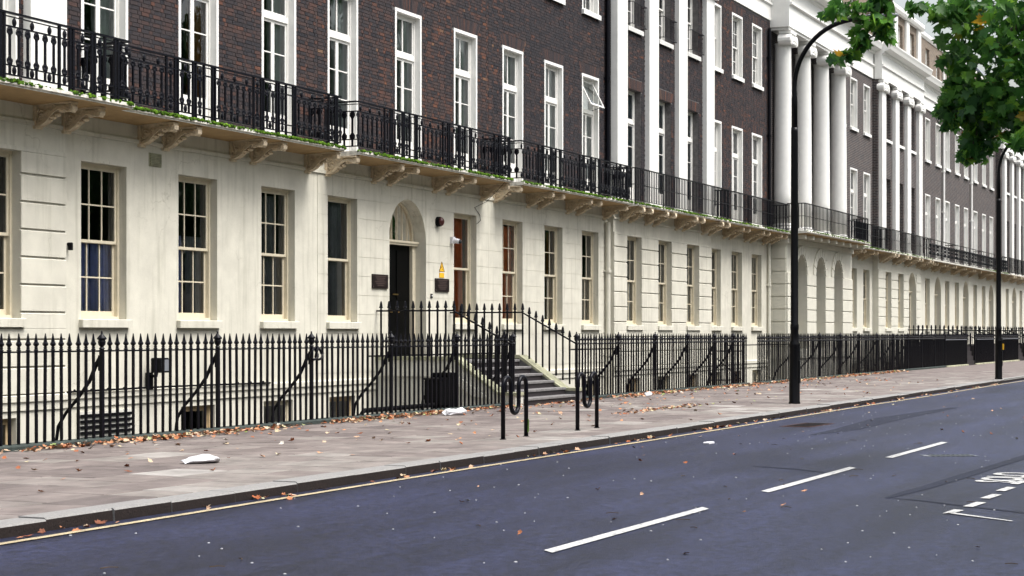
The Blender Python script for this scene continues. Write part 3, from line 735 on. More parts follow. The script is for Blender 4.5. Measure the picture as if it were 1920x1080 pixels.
BIKE = []
def std_house(label, u0, u1, bays, vf=FACE, door=None, ground='plain', upper='lined', detail=2, pil=(), balc='plain', bvp=.85, bgap=(0, 0), pairs=(), moss=.4, gwin=None, uw=1.24, brick_top=11.2, single=0, pilw=.42, top='dark', pilbase=None, z2w=1.2, skipb=(), start=0., balz=ZB, bias=0., awn=None):
    H = thing('terrace_house', label, 'house', ((u0+u1)/2, vf, 0), 'houses of the terrace')
    st = 'stucco' if detail < 2 else 'stucco_far'
    G = []; spec = []
    for i, uc in enumerate(bays):
        if door == i: G.append((uc-.9, uc+.9, .95, 4.6))
        else: G.append((uc-.63, uc+.63, 1.79, 4.43))
    BW = [(uc-.55, uc+.55, -1.75, .22) for i, uc in enumerate(bays) if i not in skipb and door != i]
    m = MB(); wall(m, u0, u1, -2.4, ZB, vf, G+BW, .17)
    for a in (u0+.003, u1-.003): m.face([(a, vf, -2.4), (a, vf+.9, -2.4), (a, vf+.9, ZB), (a, vf, ZB)])
    sw = MB()
    for a in (u0+.003, u1-.003):
        for z0, z1 in ((ZB, 13.2), (14.9, 16.84)): sw.face([(a, vf, z0), (a, vf+.9, z0), (a, vf+.9, z1), (a, vf, z1)])
    build(sw, 'party_wall', 'brickwork_dark', H)
    if door is not None:
        uc = bays[door]; m.m  # arched doorway
        arch(m, uc-.9, uc+.9, 3.68, 4.6, vf, .36)
        for s_ in (-1, 1): m.face([(uc+s_*.9, vf+.17, .95), (uc+s_*.9, vf+.36, .95), (uc+s_*.9, vf+.36, 3.68), (uc+s_*.9, vf+.17, 3.68)])
    build(m, 'stucco_wall', st, H)
    m = MB(); m.prism([(vf+.001, .33), (vf-.03, .33), (vf-.03, .45), (vf-.06, .47), (vf-.06, .56), (vf+.001, .58)], u0, u1, 'x'); build(m, 'plinth_band', st, H)
    m = MB(); m.box(u0, u1, vf-.035, vf+.001, 4.86, 4.93); build(m, 'string_course', st, H)
    gops = [(o[0], o[1], o[2]-.16 if o[2] > 1 else o[2], o[3]) for o in G]
    if ground == 'scored': blocks(H, 'stucco_block', st, u0+.002, u1-.002, .72, 4.84, vf, gops, .412, 2.6, .008, .008, 0)
    if ground == 'rust': blocks(H, 'stucco_block', st, u0, u1, .58, 4.51, vf, gops, .437, 9, .035, .035, .012)
    for i, uc in enumerate(bays):
        if door == i:
            arched_door(H, uc, 1.8, .95, 3.68, vf, .34, glow='hall_glow')
        else:
            sty, cl, ro = (gwin or {}).get(i, ('sash', 3, 2)) if detail < 2 else ('sash', 2, 2)
            window(H, *G[i], vf, sty, cols=cl, rows=ro, sill=st)
    for o in BW: window(H, *o, vf, 'sash', m='timber' if detail < 2 and R.random() < .6 else 'cream_frame', cols=2, rows=1, sill=None, dep=.1)
    # upper storeys
    ln = upper == 'lined'
    U1 = [(uc-uw/2, uc+uw/2, ZB+.06, 8.8) for uc in bays]; U2 = [(uc-z2w/2, uc+z2w/2, 10.62, 12.78) for uc in bays]; U3 = [(uc-.5, uc+.5, 15.05, 16.45) for uc in bays]
    m = MB(); wall(m, u0, u1, ZB, 13.25, vf, U1+U2, .24 if not ln else .3)
    if detail < 1.5:
        build(m, 'mortar_wall', 'mortar', H)
        lin = [(o[0]-.1, o[1]+.1, o[3], o[3]+.34) for o in U1+U2]
        pl_ = [(p-pilw+.01, p+pilw-.01, ZB, 13.25) for p in pil]
        ops = U1+U2+lin+pl_
        bricks(H, u0, u1, ZB+.005, brick_top, vf, ops, single, lambda b: inframe(b[0], vf) and b[2] < 1.55+625/3400*(b[0]*math.cos(YAW)+vf*math.sin(YAW))-.05, bias)
        for o in U1+U2:
            if o[3] < brick_top: lintel(H, (o[0]+o[1])/2, o[1]-o[0]+.16, o[3]+.032 if ln else o[3]+.002, vf, .30, .0 if not ln else -.12)
        if brick_top < 13.2:
            m = MB(); m.face([(u0, vf-.012, brick_top), (u1, vf-.012, brick_top), (u1, vf-.012, 13.25), (u0, vf-.012, 13.25)])
            m = MB(); wall(m, u0, u1, brick_top, 13.25, vf-.012, U2, .02, False); build(m, 'upper_brickwork', 'brickwork_dark', H)
    else: build(m, 'brick_wall', 'brickwork_dark', H)
    m = MB(); wall(m, u0, u1, 14.9, 16.9, vf, U3, .2); build(m, 'attic_wall', 'brickwork_tan', H)
    if pil:
        for x in pil: m = MB(); m.box(x-.36, x+.36, vf-.10, vf+.01, 14.95, 16.84); build(m, 'attic_pilaster', 'white_paint', H)
    for i, (o, p, q) in enumerate(zip(U1, U2, U3)):
        op = awn == i
        window(H, *o, vf, 'french', m='white_frame', lining=ln, dep=.11 if ln else .2, sill=None, openlight=op)
        window(H, *p, vf, 'sash', m='white_frame', cols=3 if detail < 2 else 2, rows=2, lining=ln, dep=.11 if ln else .2, sill='white_paint')
        window(H, *q, vf, 'plain', m='white_frame', dep=.14, sill=None)
    for x in pil: ionic(H, x, vf, pilw, ZB+.005, 13.24, False)
    entab(H, u0, u1, vf-(.14 if pil else 0)); roof(H, u0, u1, vf); rooms(H, u0+.01, u1-.01, vf)
    if balc: balcony(H, u0, u1, vf, balc, bvp, balz, pairs, bgap, moss, start=start)
    return H

# ------------------------------------------------------------------ the terrace
BG = lambda a, b, n_: [a + (b-a)*i/n_ for i in range(n_+1)]
PA = BG(24.0, 32.4, 3)
hP = std_house('projecting cream and brick end house with grooved stucco, cut by the left frame edge', 13.9, 24.06, [16.2, 19.1, 22.3], vf=18.75, ground='rust', detail=1, pil=(23.45, 20.7, 17.65), pilw=.45, balc='ornate', bvp=.98, pairs=[14.5, 17.7, 20.7, 23.7], bgap=(0, -.55), brick_top=9.2, single=60, uw=1.1, start=.9, upper='lined')
hA = std_house('smooth cream stucco house with blue curtains, left of the house with the steps', 24.06, 32.45, [25.3, 28.12, 30.93], detail=1, balc='ornate', pairs=[26.7, 29.6, -32.02], bgap=(.56, .32), moss=.9, brick_top=10.2, single=300, start=0., skipb=(0,), bias=.05)
hB = std_house('brick and cream house with arched front door, plaques and stone steps', 32.45, 40.82, [33.5, 36.5, 39.5], door=1, ground='scored', detail=1, balc='ornate', pairs=[-32.84, 35.2, 38.15, -40.42], bgap=(.32, .30), moss=.7, brick_top=11.2, single=300, gwin={0: ('plain', 1, 1), 2: ('plain', 1, 1)}, start=.2, bias=.08)
hC = std_house('dark brick and cream house with one tilted-open top light, beside the black downpipe', 40.82, 49.05, [42.3, 45.0, 47.68], detail=1, ground='scored', balc='ornate', pairs=[-41.2, 43.6, 46.3, -48.7], bgap=(.30, .1), moss=.6, brick_top=13.2, single=300, awn=2, start=.3, bias=-.06)
hQ = std_house('projecting house with four white pilasters and small iron window guards', 49.05, 58.2, [50.75, 53.5, 56.25], vf=18.72, ground='rust', upper='brick', detail=1, pil=(49.4, 52.12, 54.88, 57.7), pilw=.42, balc='plain', bvp=.72, pairs=[50.0, 52.1, 54.9, 57.6], bgap=(.12, 0), moss=.5, brick_top=13.2, bias=-.08)
hD = std_house('plain reddish brick house with white window surrounds, left of the giant columns', 58.2, 65.95, [59.25, 61.75, 64.2], detail=1, balc='plain', pairs=[60.5, 63.0, 65.3], moss=.3, brick_top=13.2, bias=.03)

def column_house(label, u0, u1, cols, arches, vf, vg, r=.43):
    H = thing('terrace_house', label, 'house', ((u0+u1)/2, vf, 0), 'houses of the terrace')
    AO = [(a-.74, a+.74, .95, 4.55) for a in arches]
    m = MB(); wall(m, u0, u1, -2.4, ZB, vg, AO, .6)
    for a in arches: arch(m, a-.74, a+.74, 3.81, 4.55, vg, .6)
    m.face([(u0, vg, -2.4), (u0, vf+.3, -2.4), (u0, vf+.3, ZB), (u0, vg, ZB)]); m.face([(u1, vg, -2.4), (u1, vf+.3, -2.4), (u1, vf+.3, ZB), (u1, vg, ZB)])
    build(m, 'stucco_wall', 'stucco_far', H)
    blocks(H, 'stucco_block', 'stucco_far', u0, u1, .58, 3.85, vg, AO, .47, 9, .04, .045)
    # voussoirs round each arch
    for a in arches:
        for i in range(9):
            t0, t1 = math.pi*i/9+.02, math.pi*(i+1)/9-.02
            q = [(a-.76*math.cos(t0), 3.83+.76*math.sin(t0)), (a-.76*math.cos(t1), 3.83+.76*math.sin(t1)), (a-1.16*math.cos(t1), 3.83+(1.08)*math.sin(t1)), (a-1.16*math.cos(t0), 3.83+1.08*math.sin(t0))]
            mb = MB(); mb.add([(p[0], vg-.045, p[1]) for p in q]+[(p[0], vg+.002, p[1]) for p in q], [(3, 2, 1, 0), (0, 1, 5, 4), (1, 2, 6, 5), (2, 3, 7, 6), (3, 0, 4, 7)]); build(mb, 'voussoir', 'stucco_far', H)
    # return blocks on the near side
    z = .58
    while z < 4.8:
        mb = MB(); mb.box(u0-.045, u0+.002, vg+.03, vf, z+.02, min(z+.45, 4.86)); build(mb, 'stucco_block', 'stucco_far', H); z += .47
    m = MB(); m.box(u0-.06, u1+.06, vg-.07, vf, 4.92, 5.10); build(m, 'string_course', 'stucco_far', H)
    for a in arches: window(H, a-.7, a+.7, 1.6, 4.5, vg+.42, 'sash', cols=2, rows=2, sill=None, dep=.05)
    bays = [(p+q)/2 for p, q in zip(cols, cols[1:])]
    U1 = [(a-.55, a+.55, ZB+.06, 8.8) for a in bays]; U2 = [(a-.55, a+.55, 10.5, 12.5) for a in bays]; U3 = [(a-.5, a+.5, 15.05, 16.45) for a in bays]
    m = MB(); wall(m, u0, u1, ZB, 13.25, vf, U1+U2, .24); m.face([(u0, vf, ZB), (u0, vf+.5, ZB), (u0, vf+.5, 17), (u0, vf, 17)]); build(m, 'brick_wall', 'brickwork_dark', H)
    for o, p, q in zip(U1, U2, U3):
        window(H, *o, vf, 'french', m='white_frame', dep=.15, sill=None); window(H, *p, vf, 'sash', m='white_frame', cols=2, rows=2, dep=.15, sill='white_paint'); window(H, *q, vf-.3, 'plain', m='white_frame', dep=.14, sill=None)
    for c_ in cols: ionic(H, c_, vf-.35, r, ZB+.005, 12.9)
    m = MB(); m.box(u0+.02, u1-.02, vf-.7, vf+.1, 12.9, 13.0); build(m, 'column_lintel', 'white_paint', H)
    m = MB(); v = vf-.75
    m.prism([(vf+.3, 13.0), (v, 13.0), (v, 13.78), (v-.1, 13.83), (v-.1, 13.9), (v-.02, 13.92), (v-.02, 14.38), (v-.12, 14.42), (v-.14, 14.5), (v-.4, 14.58), (v-.44, 14.72), (v-.48, 14.88), (vf+.3, 14.95)], u0-.06, u1+.06, 'x'); build(m, 'cornice', 'white_paint', H)
    va = vf-.3
    m = MB(); wall(m, u0, u1, 14.9, 16.9, va, U3, .2); m.face([(u0, va, 14.9), (u0, vf+.5, 14.9), (u0, vf+.5, 17), (u0, va, 17)]); build(m, 'attic_wall', 'brickwork_tan', H)
    for c_ in cols: m = MB(); m.box(c_-.4, c_+.4, va-.12, va+.01, 14.95, 16.84); build(m, 'attic_pilaster', 'white_paint', H)
    m = MB(); m.prism([(va+.32, 16.85), (va-.14, 16.85), (va-.2, 16.98), (va-.2, 17.15), (va+.32, 17.2)], u0, u1, 'x'); build(m, 'parapet_coping', 'white_paint', H)
    roof(H, u0, u1, vf); rooms(H, u0+.01, u1-.01, vf+.3)
    B = balcony(H, u0-.05, u1, vg, 'plain', .8, ZB+.06, [], (0, 0), .12)
    for i in range(9):
        u = u0+.4+(u1-u0-.8)*i/8; m = MB(); m.box(u-.12, u+.12, vg-.62, vg-.001, ZB-.21, ZB-.075); build(m, 'block_bracket', 'stucco_far', B)
    return H
hG = column_house('projecting house with four giant white columns and three arched ground-floor windows', 65.97, 76.2, [66.5, 69.35, 72.2, 75.05], [68.05, 70.9, 73.75], 18.9, 18.26, .35)
hE = std_house('narrow dark brick house with two visible white windows, right of the giant columns', 76.2, 82.9, [76.9, 79.2, 81.7], balc='plain', pairs=[78, 80.4], moss=.2)
hF = std_house('projecting house with white pilasters beside the leaves, right of the column house', 82.9, 92.5, [85.0, 87.75, 90.5], vf=18.65, door=2, ground='rust', upper='brick', pil=(83.5, 86.4, 89.1, 91.9), pilw=.42, balc='plain', bvp=.65, pairs=[83.6, 86.4, 89.1, 91.8], moss=.1)
h1 = std_house('dark brick house between the pilastered house and the first white downpipe', 92.5, 99.75, [93.1, 95.6, 98.4], door=2, balc='scroll', pairs=[94.3, 97, 99.4], moss=0)
h2 = std_house('dark brick house between the two white downpipes', 99.75, 108.3, [101.1, 104, 106.8], door=2, balc='scroll', pairs=[102.5, 105.4, 108], bgap=(.1, .1), moss=0)
h3 = std_house('dark brick house right of the second white downpipe, left of the far pilasters', 108.3, 117.3, [109.9, 112.9, 115.6], door=2, balc='scroll', pairs=[111.4, 114.2, 117], moss=.1)
h4 = std_house('far projecting house with white pilasters behind the second lamp post', 117.3, 127.6, [120, 122.9, 125.8], vf=18.6, door=1, upper='brick', pil=(118.4, 121.4, 124.3, 127.1), balc='plain', bvp=.65, pairs=[118.5, 121.4, 124.3], moss=0)
h5 = std_house('farthest reddish brick house at the right frame edge', 127.6, 137, [129.3, 132.3, 135.3], door=1, balc='plain', pairs=[130.8, 133.8], moss=0, top='tan')
downpipe(hC, 48.83, FACE-.015, 5.45, 16.5, 'iron', .062, 2.9); downpipe(hC, 48.83, FACE, -2, 4.75, 'stucco', .075, 2.4)
downpipe(hD, 65.55, FACE-.015, 5.45, 12.9, 'iron', .06, 2.9); downpipe(hD, 65.55, FACE, -2, 4.9, 'stucco_far', .06, 2.4)
downpipe(h1, 99.6, FACE, 5.4, 16, 'white_paint', .07, 2.2); downpipe(h2, 108.15, FACE, 5.4, 16, 'white_paint', .07, 2.2)
# small iron guards at the second-floor sills of the pilastered house
for uc in (50.75, 53.5, 56.25):
    W = MB(); y = 18.72-.2
    for z in (10.68, 11.32): W.tube([(uc-.62, 18.7, z), (uc-.62, y, z), (uc+.62, y, z), (uc+.62, 18.7, z)], .012, 5)
    for i in range(11): W.tube([(uc-.62+.124*i, y, 10.66), (uc-.62+.124*i, y, 11.32)], .009, 5)
    build(W, 'window_guard', 'iron', hQ)
# vent grille, signs, lights and fittings on the fronts (parts of their house)
m = MB(); m.box(26.58, 26.95, FACE-.012, FACE+.001, 4.50, 4.74)
for k in range(8): m.box(26.6, 26.93, FACE-.03, FACE-.012, 4.515+.028*k, 4.53+.028*k)
build(m, 'air_vent', 'mossy_stone', hA)
m = MB(); m.tube([(24.3, FACE-.02, 3.02), (24.3, FACE-.1, 3.02)], .03, 8); m.box(24.27, 24.33, FACE-.1, FACE-.04, 2.92, 3.0); build(m, 'wall_fitting', 'iron_dull', hA)
def fitted(name, mbs, label, cat, loc, **k):
    T = thing(name, label, cat, loc)
    for nm, mb_, mt in mbs: build(mb_, nm, mt, T)
    return T
def plaque(uc, zc, label):
    a = MB(); a.box(uc-.36, uc+.36, FACE-.04, FACE-.008, zc-.155, zc+.155, .008)
    b = MB()
    for k in range(6):
        w_ = .26-.05*(k % 3); b.box(uc-w_, uc+w_, FACE-.0425, FACE-.039, zc+.105-.04*k, zc+.118-.04*k)
    for sx in (-1, 1):
        for sz in (-1, 1): b.blob((uc+sx*.325, FACE-.041, zc+sz*.125), .012, .006, .012)
    fitted('plaque', [('plate', a, 'plaque'), ('text_lines', b, 'plaque_text')], label, 'plaque', (uc, FACE, zc-.155))
plaque(35.13, 2.69, 'dark square plaque on the wall left of the front door')
plaque(38.2, 2.68, 'dark square plaque right of the front door, below the yellow warning sign')
a = MB(); b = MB(); c = MB(); uc, zc = 38.2, 3.06
a.add([(uc-.13, FACE-.02, zc-.06), (uc+.13, FACE-.02, zc-.06), (uc, FACE-.02, zc+.17), (uc-.13, FACE-.007, zc-.06), (uc+.13, FACE-.007, zc-.06), (uc, FACE-.007, zc+.17)], [(0, 1, 2), (0, 3, 4, 1), (1, 4, 5, 2), (2, 5, 3, 0)])
a.box(uc-.12, uc+.12, FACE-.02, FACE-.007, zc-.20, zc-.09)
b.box(uc-.13, uc+.13, FACE-.019, FACE-.007, zc-.088, zc-.064)
c.add([(uc-.02, FACE-.023, zc-.03), (uc+.035, FACE-.023, zc+.0), (uc-.01, FACE-.023, zc+.02), (uc+.03, FACE-.023, zc+.09), (uc-.03, FACE-.023, zc+.03), (uc+.01, FACE-.023, zc+.01)], [(0, 1, 2, 5), (5, 2, 3, 4)])
c.tube([(uc-.13, FACE-.021, zc-.06), (uc+.13, FACE-.021, zc-.06), (uc, FACE-.021, zc+.17), (uc-.13, FACE-.021, zc-.06)], .007, 4)
fitted('warning_sign', [('yellow_plate', a, 'yellow_paint'), ('white_band', b, 'white_paint'), ('black_symbol', c, 'black_mark')], 'small yellow triangular warning sign above the right-hand plaque', 'sign', (uc, FACE, zc-.2))
a = MB(); a.tube([(37.98, FACE-.005, 4.16), (37.98, FACE-.10, 4.16)], .115, 16); b = MB(); b.tube([(37.98, FACE-.10, 4.16), (37.98, FACE-.14, 4.16), (37.98, FACE-.17, 4.16)], [.10, .095, .05], 16)
fitted('alarm_bell', [('backplate', a, 'iron_dull'), ('gong', b, 'red_paint')], 'round dark red alarm bell on the wall right of the door arch', 'bell', (37.98, FACE, 4.0))
a = MB(); a.box(38.66, 38.80, FACE-.08, FACE-.005, 3.68, 3.84); b = MB(); b.tube([(38.73, FACE-.06, 3.76), (38.76, FACE-.20, 3.73)], .06, 12); c = MB(); c.blob((38.765, FACE-.215, 3.727), .05, .05, .05, 10, 6)
fitted('security_camera', [('mount', a, 'white_plastic'), ('housing', b, 'white_plastic'), ('lens', c, 'black_mark')], 'small white security camera with dark lens left of the red-curtained window', 'camera', (38.73, FACE, 3.66))
a = MB(); a.box(37.62, 37.70, FACE-.03, FACE-.006, 2.37, 2.47); b = MB(); b.blob((37.66, FACE-.033, 2.42), .02, .012, .02)
fitted('door_bell', [('plate', a, 'black_mark'), ('button', b, 'white_plastic')], 'tiny black door bell below the right-hand plaque', 'bell', (37.66, FACE, 2.37))
a = MB(); a.tube([(26.55, FACE-.005, .80), (26.55, FACE-.18, .80), (26.55, FACE-.22, .95)], .03, 8); b = MB(); b.box(26.42, 26.70, FACE-.36, FACE-.16, .86, 1.12, .02); c = MB(); c.box(26.45, 26.67, FACE-.366, FACE-.359, .89, 1.09)
a.box(26.47, 26.63, FACE-.06, FACE-.004, .55, .86)
fitted('floodlight', [('arm', a, 'iron_dull'), ('housing', b, 'iron_dull'), ('lens', c, 'lead')], 'black floodlight on the lower wall behind the railings, left', 'lamp', (26.55, FACE, .55))
# cable clipped along the base of the smooth house
m = MB(); m.tube([(24.2, FACE-.08, .585), (27, FACE-.08, .60), (30.5, FACE-.08, .58)], .018, 6)
for k in range(14): m.blob((24.4+.45*k, FACE-.075, .60), .03, .02, .03)
build(m, 'wall_cable', 'iron_dull', hA)
m = MB(); m.tube([(39.95, 18.05, 5.2), (39.9, 18.5, 4.75), (40.0, FACE-.02, 4.62), (40.3, FACE-.02, 4.45), (40.34, FACE-.02, 4.32), (40.1, FACE-.02, 4.22)], .006, 5); build(m, 'loose_wire', 'iron_dull', hB)
m = MB()      # basement ventilation grille of the smooth house
m.box(24.55, 26.05, FACE-.035, FACE-.004, -1.2, .24); build(m, 'grille_panel', 'basement', hA)
for k in range(8):
    m = MB(); m.box(24.6, 26.0, FACE-.06, FACE-.034, -.52+.095*k, -.47+.095*k); build(m, 'grille_slat', 'iron_dull', hA)
# door furniture
m = MB(); m.box(36.0, 36.35, FACE+.305, FACE+.322, 2.02, 2.08); m.blob((36.62, FACE+.30, 2.05), .035, .03, .035, 8, 6); m.box(36.38, 36.62, FACE+.305, FACE+.322, 2.42, 2.45); build(m, 'door_fittings', 'brass', hB)
# curtains
curtain(24.75, 25.3, 1.86, 3.12, FACE+.33, 'curtain_blue', 'blue curtain, left half of the leftmost full window'); curtain(25.36, 25.92, 1.86, 3.12, FACE+.33, 'curtain_blue', 'pale blue curtain, right half of the leftmost full window')
curtain(27.6, 28.05, 1.86, 3.35, FACE+.34, 'curtain_blue', 'blue curtain, left half of the second full window from the left'); curtain(28.2, 28.7, 1.86, 3.35, FACE+.34, 'curtain_grey', 'greyish curtain, right half of the second full window from the left')
curtain(21.7, 22.2, 1.86, 3.2, 18.75+.33, 'curtain_blue', 'blue curtain in the window cut by the left frame edge')
curtain(33.55, 34.05, 1.86, 4.35, FACE+.36, 'curtain_grey', 'grey drawn curtain in the window left of the front door'); curtain(32.9, 33.0, 1.86, 4.35, FACE+.5, 'curtain_brown', 'narrow amber curtain edge in the window left of the front door', folds=1)
curtain(38.95, 39.55, 1.86, 4.35, FACE+.36, 'curtain_red', 'orange-red curtain, left part of the window right of the front door'); curtain(39.58, 40.0, 1.86, 4.35, FACE+.34, 'curtain_red', 'dusky red curtain, right part of the window right of the front door')
curtain(41.75, 42.95, 1.86, 4.3, FACE+.33, 'curtain_red', 'red curtain filling the second window right of the door')
curtain(45.3, 45.55, 1.86, 4.3, FACE+.33, 'curtain_brown', 'thin orange-brown curtain in the third window right of the door', folds=2)
curtain(30.95, 31.4, 1.86, 4.3, FACE+.37, 'curtain_grey', 'dark grey curtain in the third full window from the left')
NM = ['first', 'second', 'third', 'fourth', 'fifth', 'sixth', 'seventh', 'eighth', 'ninth']
for i, uc in enumerate([25.3, 28.12, 30.93, 33.5, 36.5, 39.5, 42.3, 45.0, 47.68]):
    curtain(uc+.0, uc+.62, 5.6, 8.7, FACE+.27, 'curtain_net' if i != 1 else 'curtain_brown', '%s net curtain behind the %s tall balcony window from the left' % ('pale' if i != 1 else 'brown', NM[i]), 'curtains behind the tall balcony windows', folds=5, amp=.03)
for i, uc in enumerate([50.75, 53.5, 56.25]):
    curtain(uc-.45, uc+.6, 5.6, 8.7, 18.72+.36, 'curtain_teal', 'blue-grey curtain behind the %s balcony window between the pilasters' % NM[i], 'blue-grey curtains between the pilasters', folds=8)
for i, uc in enumerate([50.75, 53.5, 56.25, 59.25, 61.75, 64.2]):
    vv = 18.72 if i < 3 else FACE
    curtain(uc-.55, uc+.55, 1.86, 3.1, vv+.34, 'curtain_net', 'pale net curtain in the %s ground-floor window right of the cream downpipe' % NM[i], 'net curtains in the far ground-floor windows', folds=8)

# ------------------------------------------------------------------ area railings
def bar_mesh(h_=1.31, top=1.55, w_=.0165):
    m = MB(); m.box(-w_, w_, -w_, w_, .04, h_)
    m.lathe([(.02, h_), (.034, h_+.012), (.02, h_+.03), (.026, h_+.045), (.018, h_+.06), (.038, h_+.085), (.04, h_+.10), (.026, h_+.125), (.018, h_+.17), (.006, top)], 6); return m.mesh('bar', 'iron')
def spear_mesh(h_):
    m = MB(); w_ = .0165; m.box(-w_, w_, -w_, w_, 0, h_)
    m.lathe([(.02, h_), (.03, h_+.02), (.016, h_+.045), (.045, h_+.075), (.034, h_+.10), (.03, h_+.13), (.02, h_+.19), (.005, h_+.22)], 6); return m.mesh('bar', 'iron')
def post_mesh():
    m = MB(); m.box(-.027, .027, -.027, .027, .03, 1.32)
    m.lathe([(.03, 1.32), (.045, 1.335), (.026, 1.36), (.05, 1.39), (.058, 1.43), (.05, 1.455), (.072, 1.47), (.07, 1.485), (.045, 1.51), (.02, 1.54), (.012, 1.56), (.016, 1.575), (.004, 1.59)], 10); return m.mesh('post', 'iron')
def stay_mesh():
    m = MB(); pts = [(0, .03, 1.22), (-.0, .10, 1.10), (-.0, .22, .86), (-.0, .42, .62), (-.0, .62, .42), (-.0, .76, .22), (-.0, .80, -.02), (0, .80, -.3)]
    m.tube(pts, [.03, .034, .03, .026, .026, .028, .026, .026], 6); m.box(-.025, .025, -.02, .05, 1.02, 1.24); return m.mesh('stay', 'iron')
BAR, POST, STAY = bar_mesh(), post_mesh(), stay_mesh()
def railing(u0, u1, posts, label, dens=.181, skip=()):
    T = thing('area_railing', label, 'railing', ((u0+u1)/2, RAIL, 0), 'area railings along the pavement')
    m = MB(); m.box(u0-.05, u1+.05, RAIL-.11, RAIL+.14, -2.4, .075, .02); build(m, 'plinth', 'plinth', T)
    m = MB(); m.box(u0, u1, RAIL-.026, RAIL+.026, 1.29, 1.312); build(m, 'rail', 'iron', T)
    rs = random.Random(int(u0*10)); P = sorted(posts)
    for p in P:
        link('post', POST, T, (p, RAIL, 0), (rs.uniform(-.006, .006), rs.uniform(-.006, .006), 0))
        if p not in skip: link('stay', STAY, T, (p, RAIL, 0))
    ed = sorted({u0, u1, *P})
    for a, b in zip(ed, ed[1:]):
        n_ = max(1, round((b-a)/dens))
        for i in range(n_+1):
            x = a+(b-a)*i/n_
            if any(abs(x-p) < .06 for p in P): continue
            if i == n_ and b != u1: continue
            link('bar', BAR, T, (x+rs.uniform(-.006, .006), RAIL, 0), (rs.uniform(-.006, .006), rs.uniform(-.007, .007), 0))
    return T
rl1 = railing(12.6, 35.4, [15.35, 18.2, 21.07, 24.03, 26.9, 29.8, 32.6, 35.36], 'black spiked iron railing left of the stone steps, in front of the nearest houses')
rl2 = railing(38.93, 52.5, [38.95, 41.7, 44.4, 47.0, 49.4, 51.2], 'black spiked iron railing right of the stone steps, up to the open area gate', skip=(38.95,))
m = MB(); m.box(29.0, 34.9, RAIL+.04, RAIL+.065, 1.12, 1.15); build(m, 'tie_rail', 'iron', rl1)
m = MB(); m.box(38.7, 42.0, RAIL+.04, RAIL+.065, 1.16, 1.19); build(m, 'tie_rail', 'iron', rl2)
rl3 = railing(53.75, 83.6, [58.3, 61.2, 64.1, 67, 69.9, 72.8, 75.7, 78.6, 81.5], 'long black spiked iron railing from the area gate past the lamp post')
m = MB(); m.tube([(52.5, RAIL, 1.2), (53.75, RAIL, 1.2)], .016, 6); m.tube([(50.6, RAIL+.03, 1.2), (57.5, RAIL+.03, 1.2)], .016, 6)
build(m, 'tie_rod', 'iron', rl3)
# far railings and the dark screened runs behind the second lamp
def closed_run(u0, u1, label):
    T = thing('area_railing', label, 'railing', ((u0+u1)/2, RAIL, 0), 'far area railings')
    m = MB(); m.box(u0, u1, RAIL-.11, RAIL+.14, -2.4, .06, .02); build(m, 'plinth', 'mossy_stone', T)
    m = MB(); m.box(u0, u1, RAIL-.03, RAIL+.03, 1.24, 1.27); build(m, 'rail', 'lead', T)
    n_ = round((u1-u0)/.17)
    for i in range(n_+1): link('post' if i in (0, n_) else 'bar', POST if i in (0, n_) else BAR, T, (u0+(u1-u0)*i/n_, RAIL, 0))
    return T
closed_run(83.9, 89.4, 'short far black railing left of the first far doorway'); closed_run(91.6, 97.3, 'far black railing behind the second lamp post, left side'); closed_run(99.6, 105.6, 'far black railing right of the second lamp post'); closed_run(107.9, 114.5, 'farthest black railing at the right frame edge')
# open area gate, swung in
T = thing('area_gate', 'black iron gate leaf standing open behind the railing gap', 'gate', (52.45, RAIL+.05, 0))
ang = math.radians(62)
m = MB(); dx, dy = -math.cos(ang), math.sin(ang)
for z in (.15, 1.02, 1.3): m.tube([(52.45, RAIL+.06, z), (52.45+1.05*dx, RAIL+.06+1.05*dy, z)], .018, 6)
m.tube([(52.45, RAIL+.06, .1), (52.45+1.05*dx, RAIL+.06+1.05*dy, 1.0)], .016, 6); build(m, 'gate_frame', 'iron', T)
for i in range(7): link('bar', BAR, T, (52.45+.175*i*dx, RAIL+.06+.175*i*dy, 0))
# ------------------------------------------------------------------ steps up to the front door
S = thing('entrance_steps', 'stone steps with mossy side walls leading up to the arched front door', 'steps', (36.9, RAIL, 0))
SL, SR, LZ = 35.38, 38.45, .95; v0, tr_ = RAIL-.22, .29; nr = 6; rh = LZ/nr
for i in range(nr):
    y = v0+tr_*i; t = MB(); last = i == nr-1
    t.box(SL, SR, y-.025, (FACE+.5) if last else y+tr_+.02, rh*(i+1)-.05, rh*(i+1), .008); build(t, 'tread', 'step_stone', S)
    t = MB(); t.box(SL+.002, SR-.002, y, y+.12, rh*i if i else -.02, rh*(i+1)-.05); build(t, 'riser', 'riser_dark', S)
vl = v0+tr_*(nr-1)
for nm, a, b in (('left', 34.92, SL), ('right', SR, 38.9)):
    m = MB(); y_ = v0-.02
    m.prism([(y_, -.02), (RAIL+.15, -.02), (RAIL+.15, -2.4), (FACE-.002, -2.4), (FACE-.002, LZ+.02), (vl+.0, LZ+.02), (y_+.38, .235), (y_, .235)], a+.03, b-.03, 'x'); build(m, 'side_wall', 'basement' if nm == 'left' else 'step_stone', S)
    m = MB(); m.prism([(y_-.03, .235), (y_-.03, .30), (y_+.40, .30), (vl+.0, LZ+.10), (FACE-.002, LZ+.10), (FACE-.002, LZ+.021), (vl+.0, LZ+.021), (y_+.38, .236)], a, b, 'x'); build(m, 'coping', 'mossy_stone', S)
m = MB()          # vault under the landing
m.box(35.02, 38.80, vl+.3, FACE-.003, -2.4, LZ-.06); build(m, 'landing_base', 'basement', S)
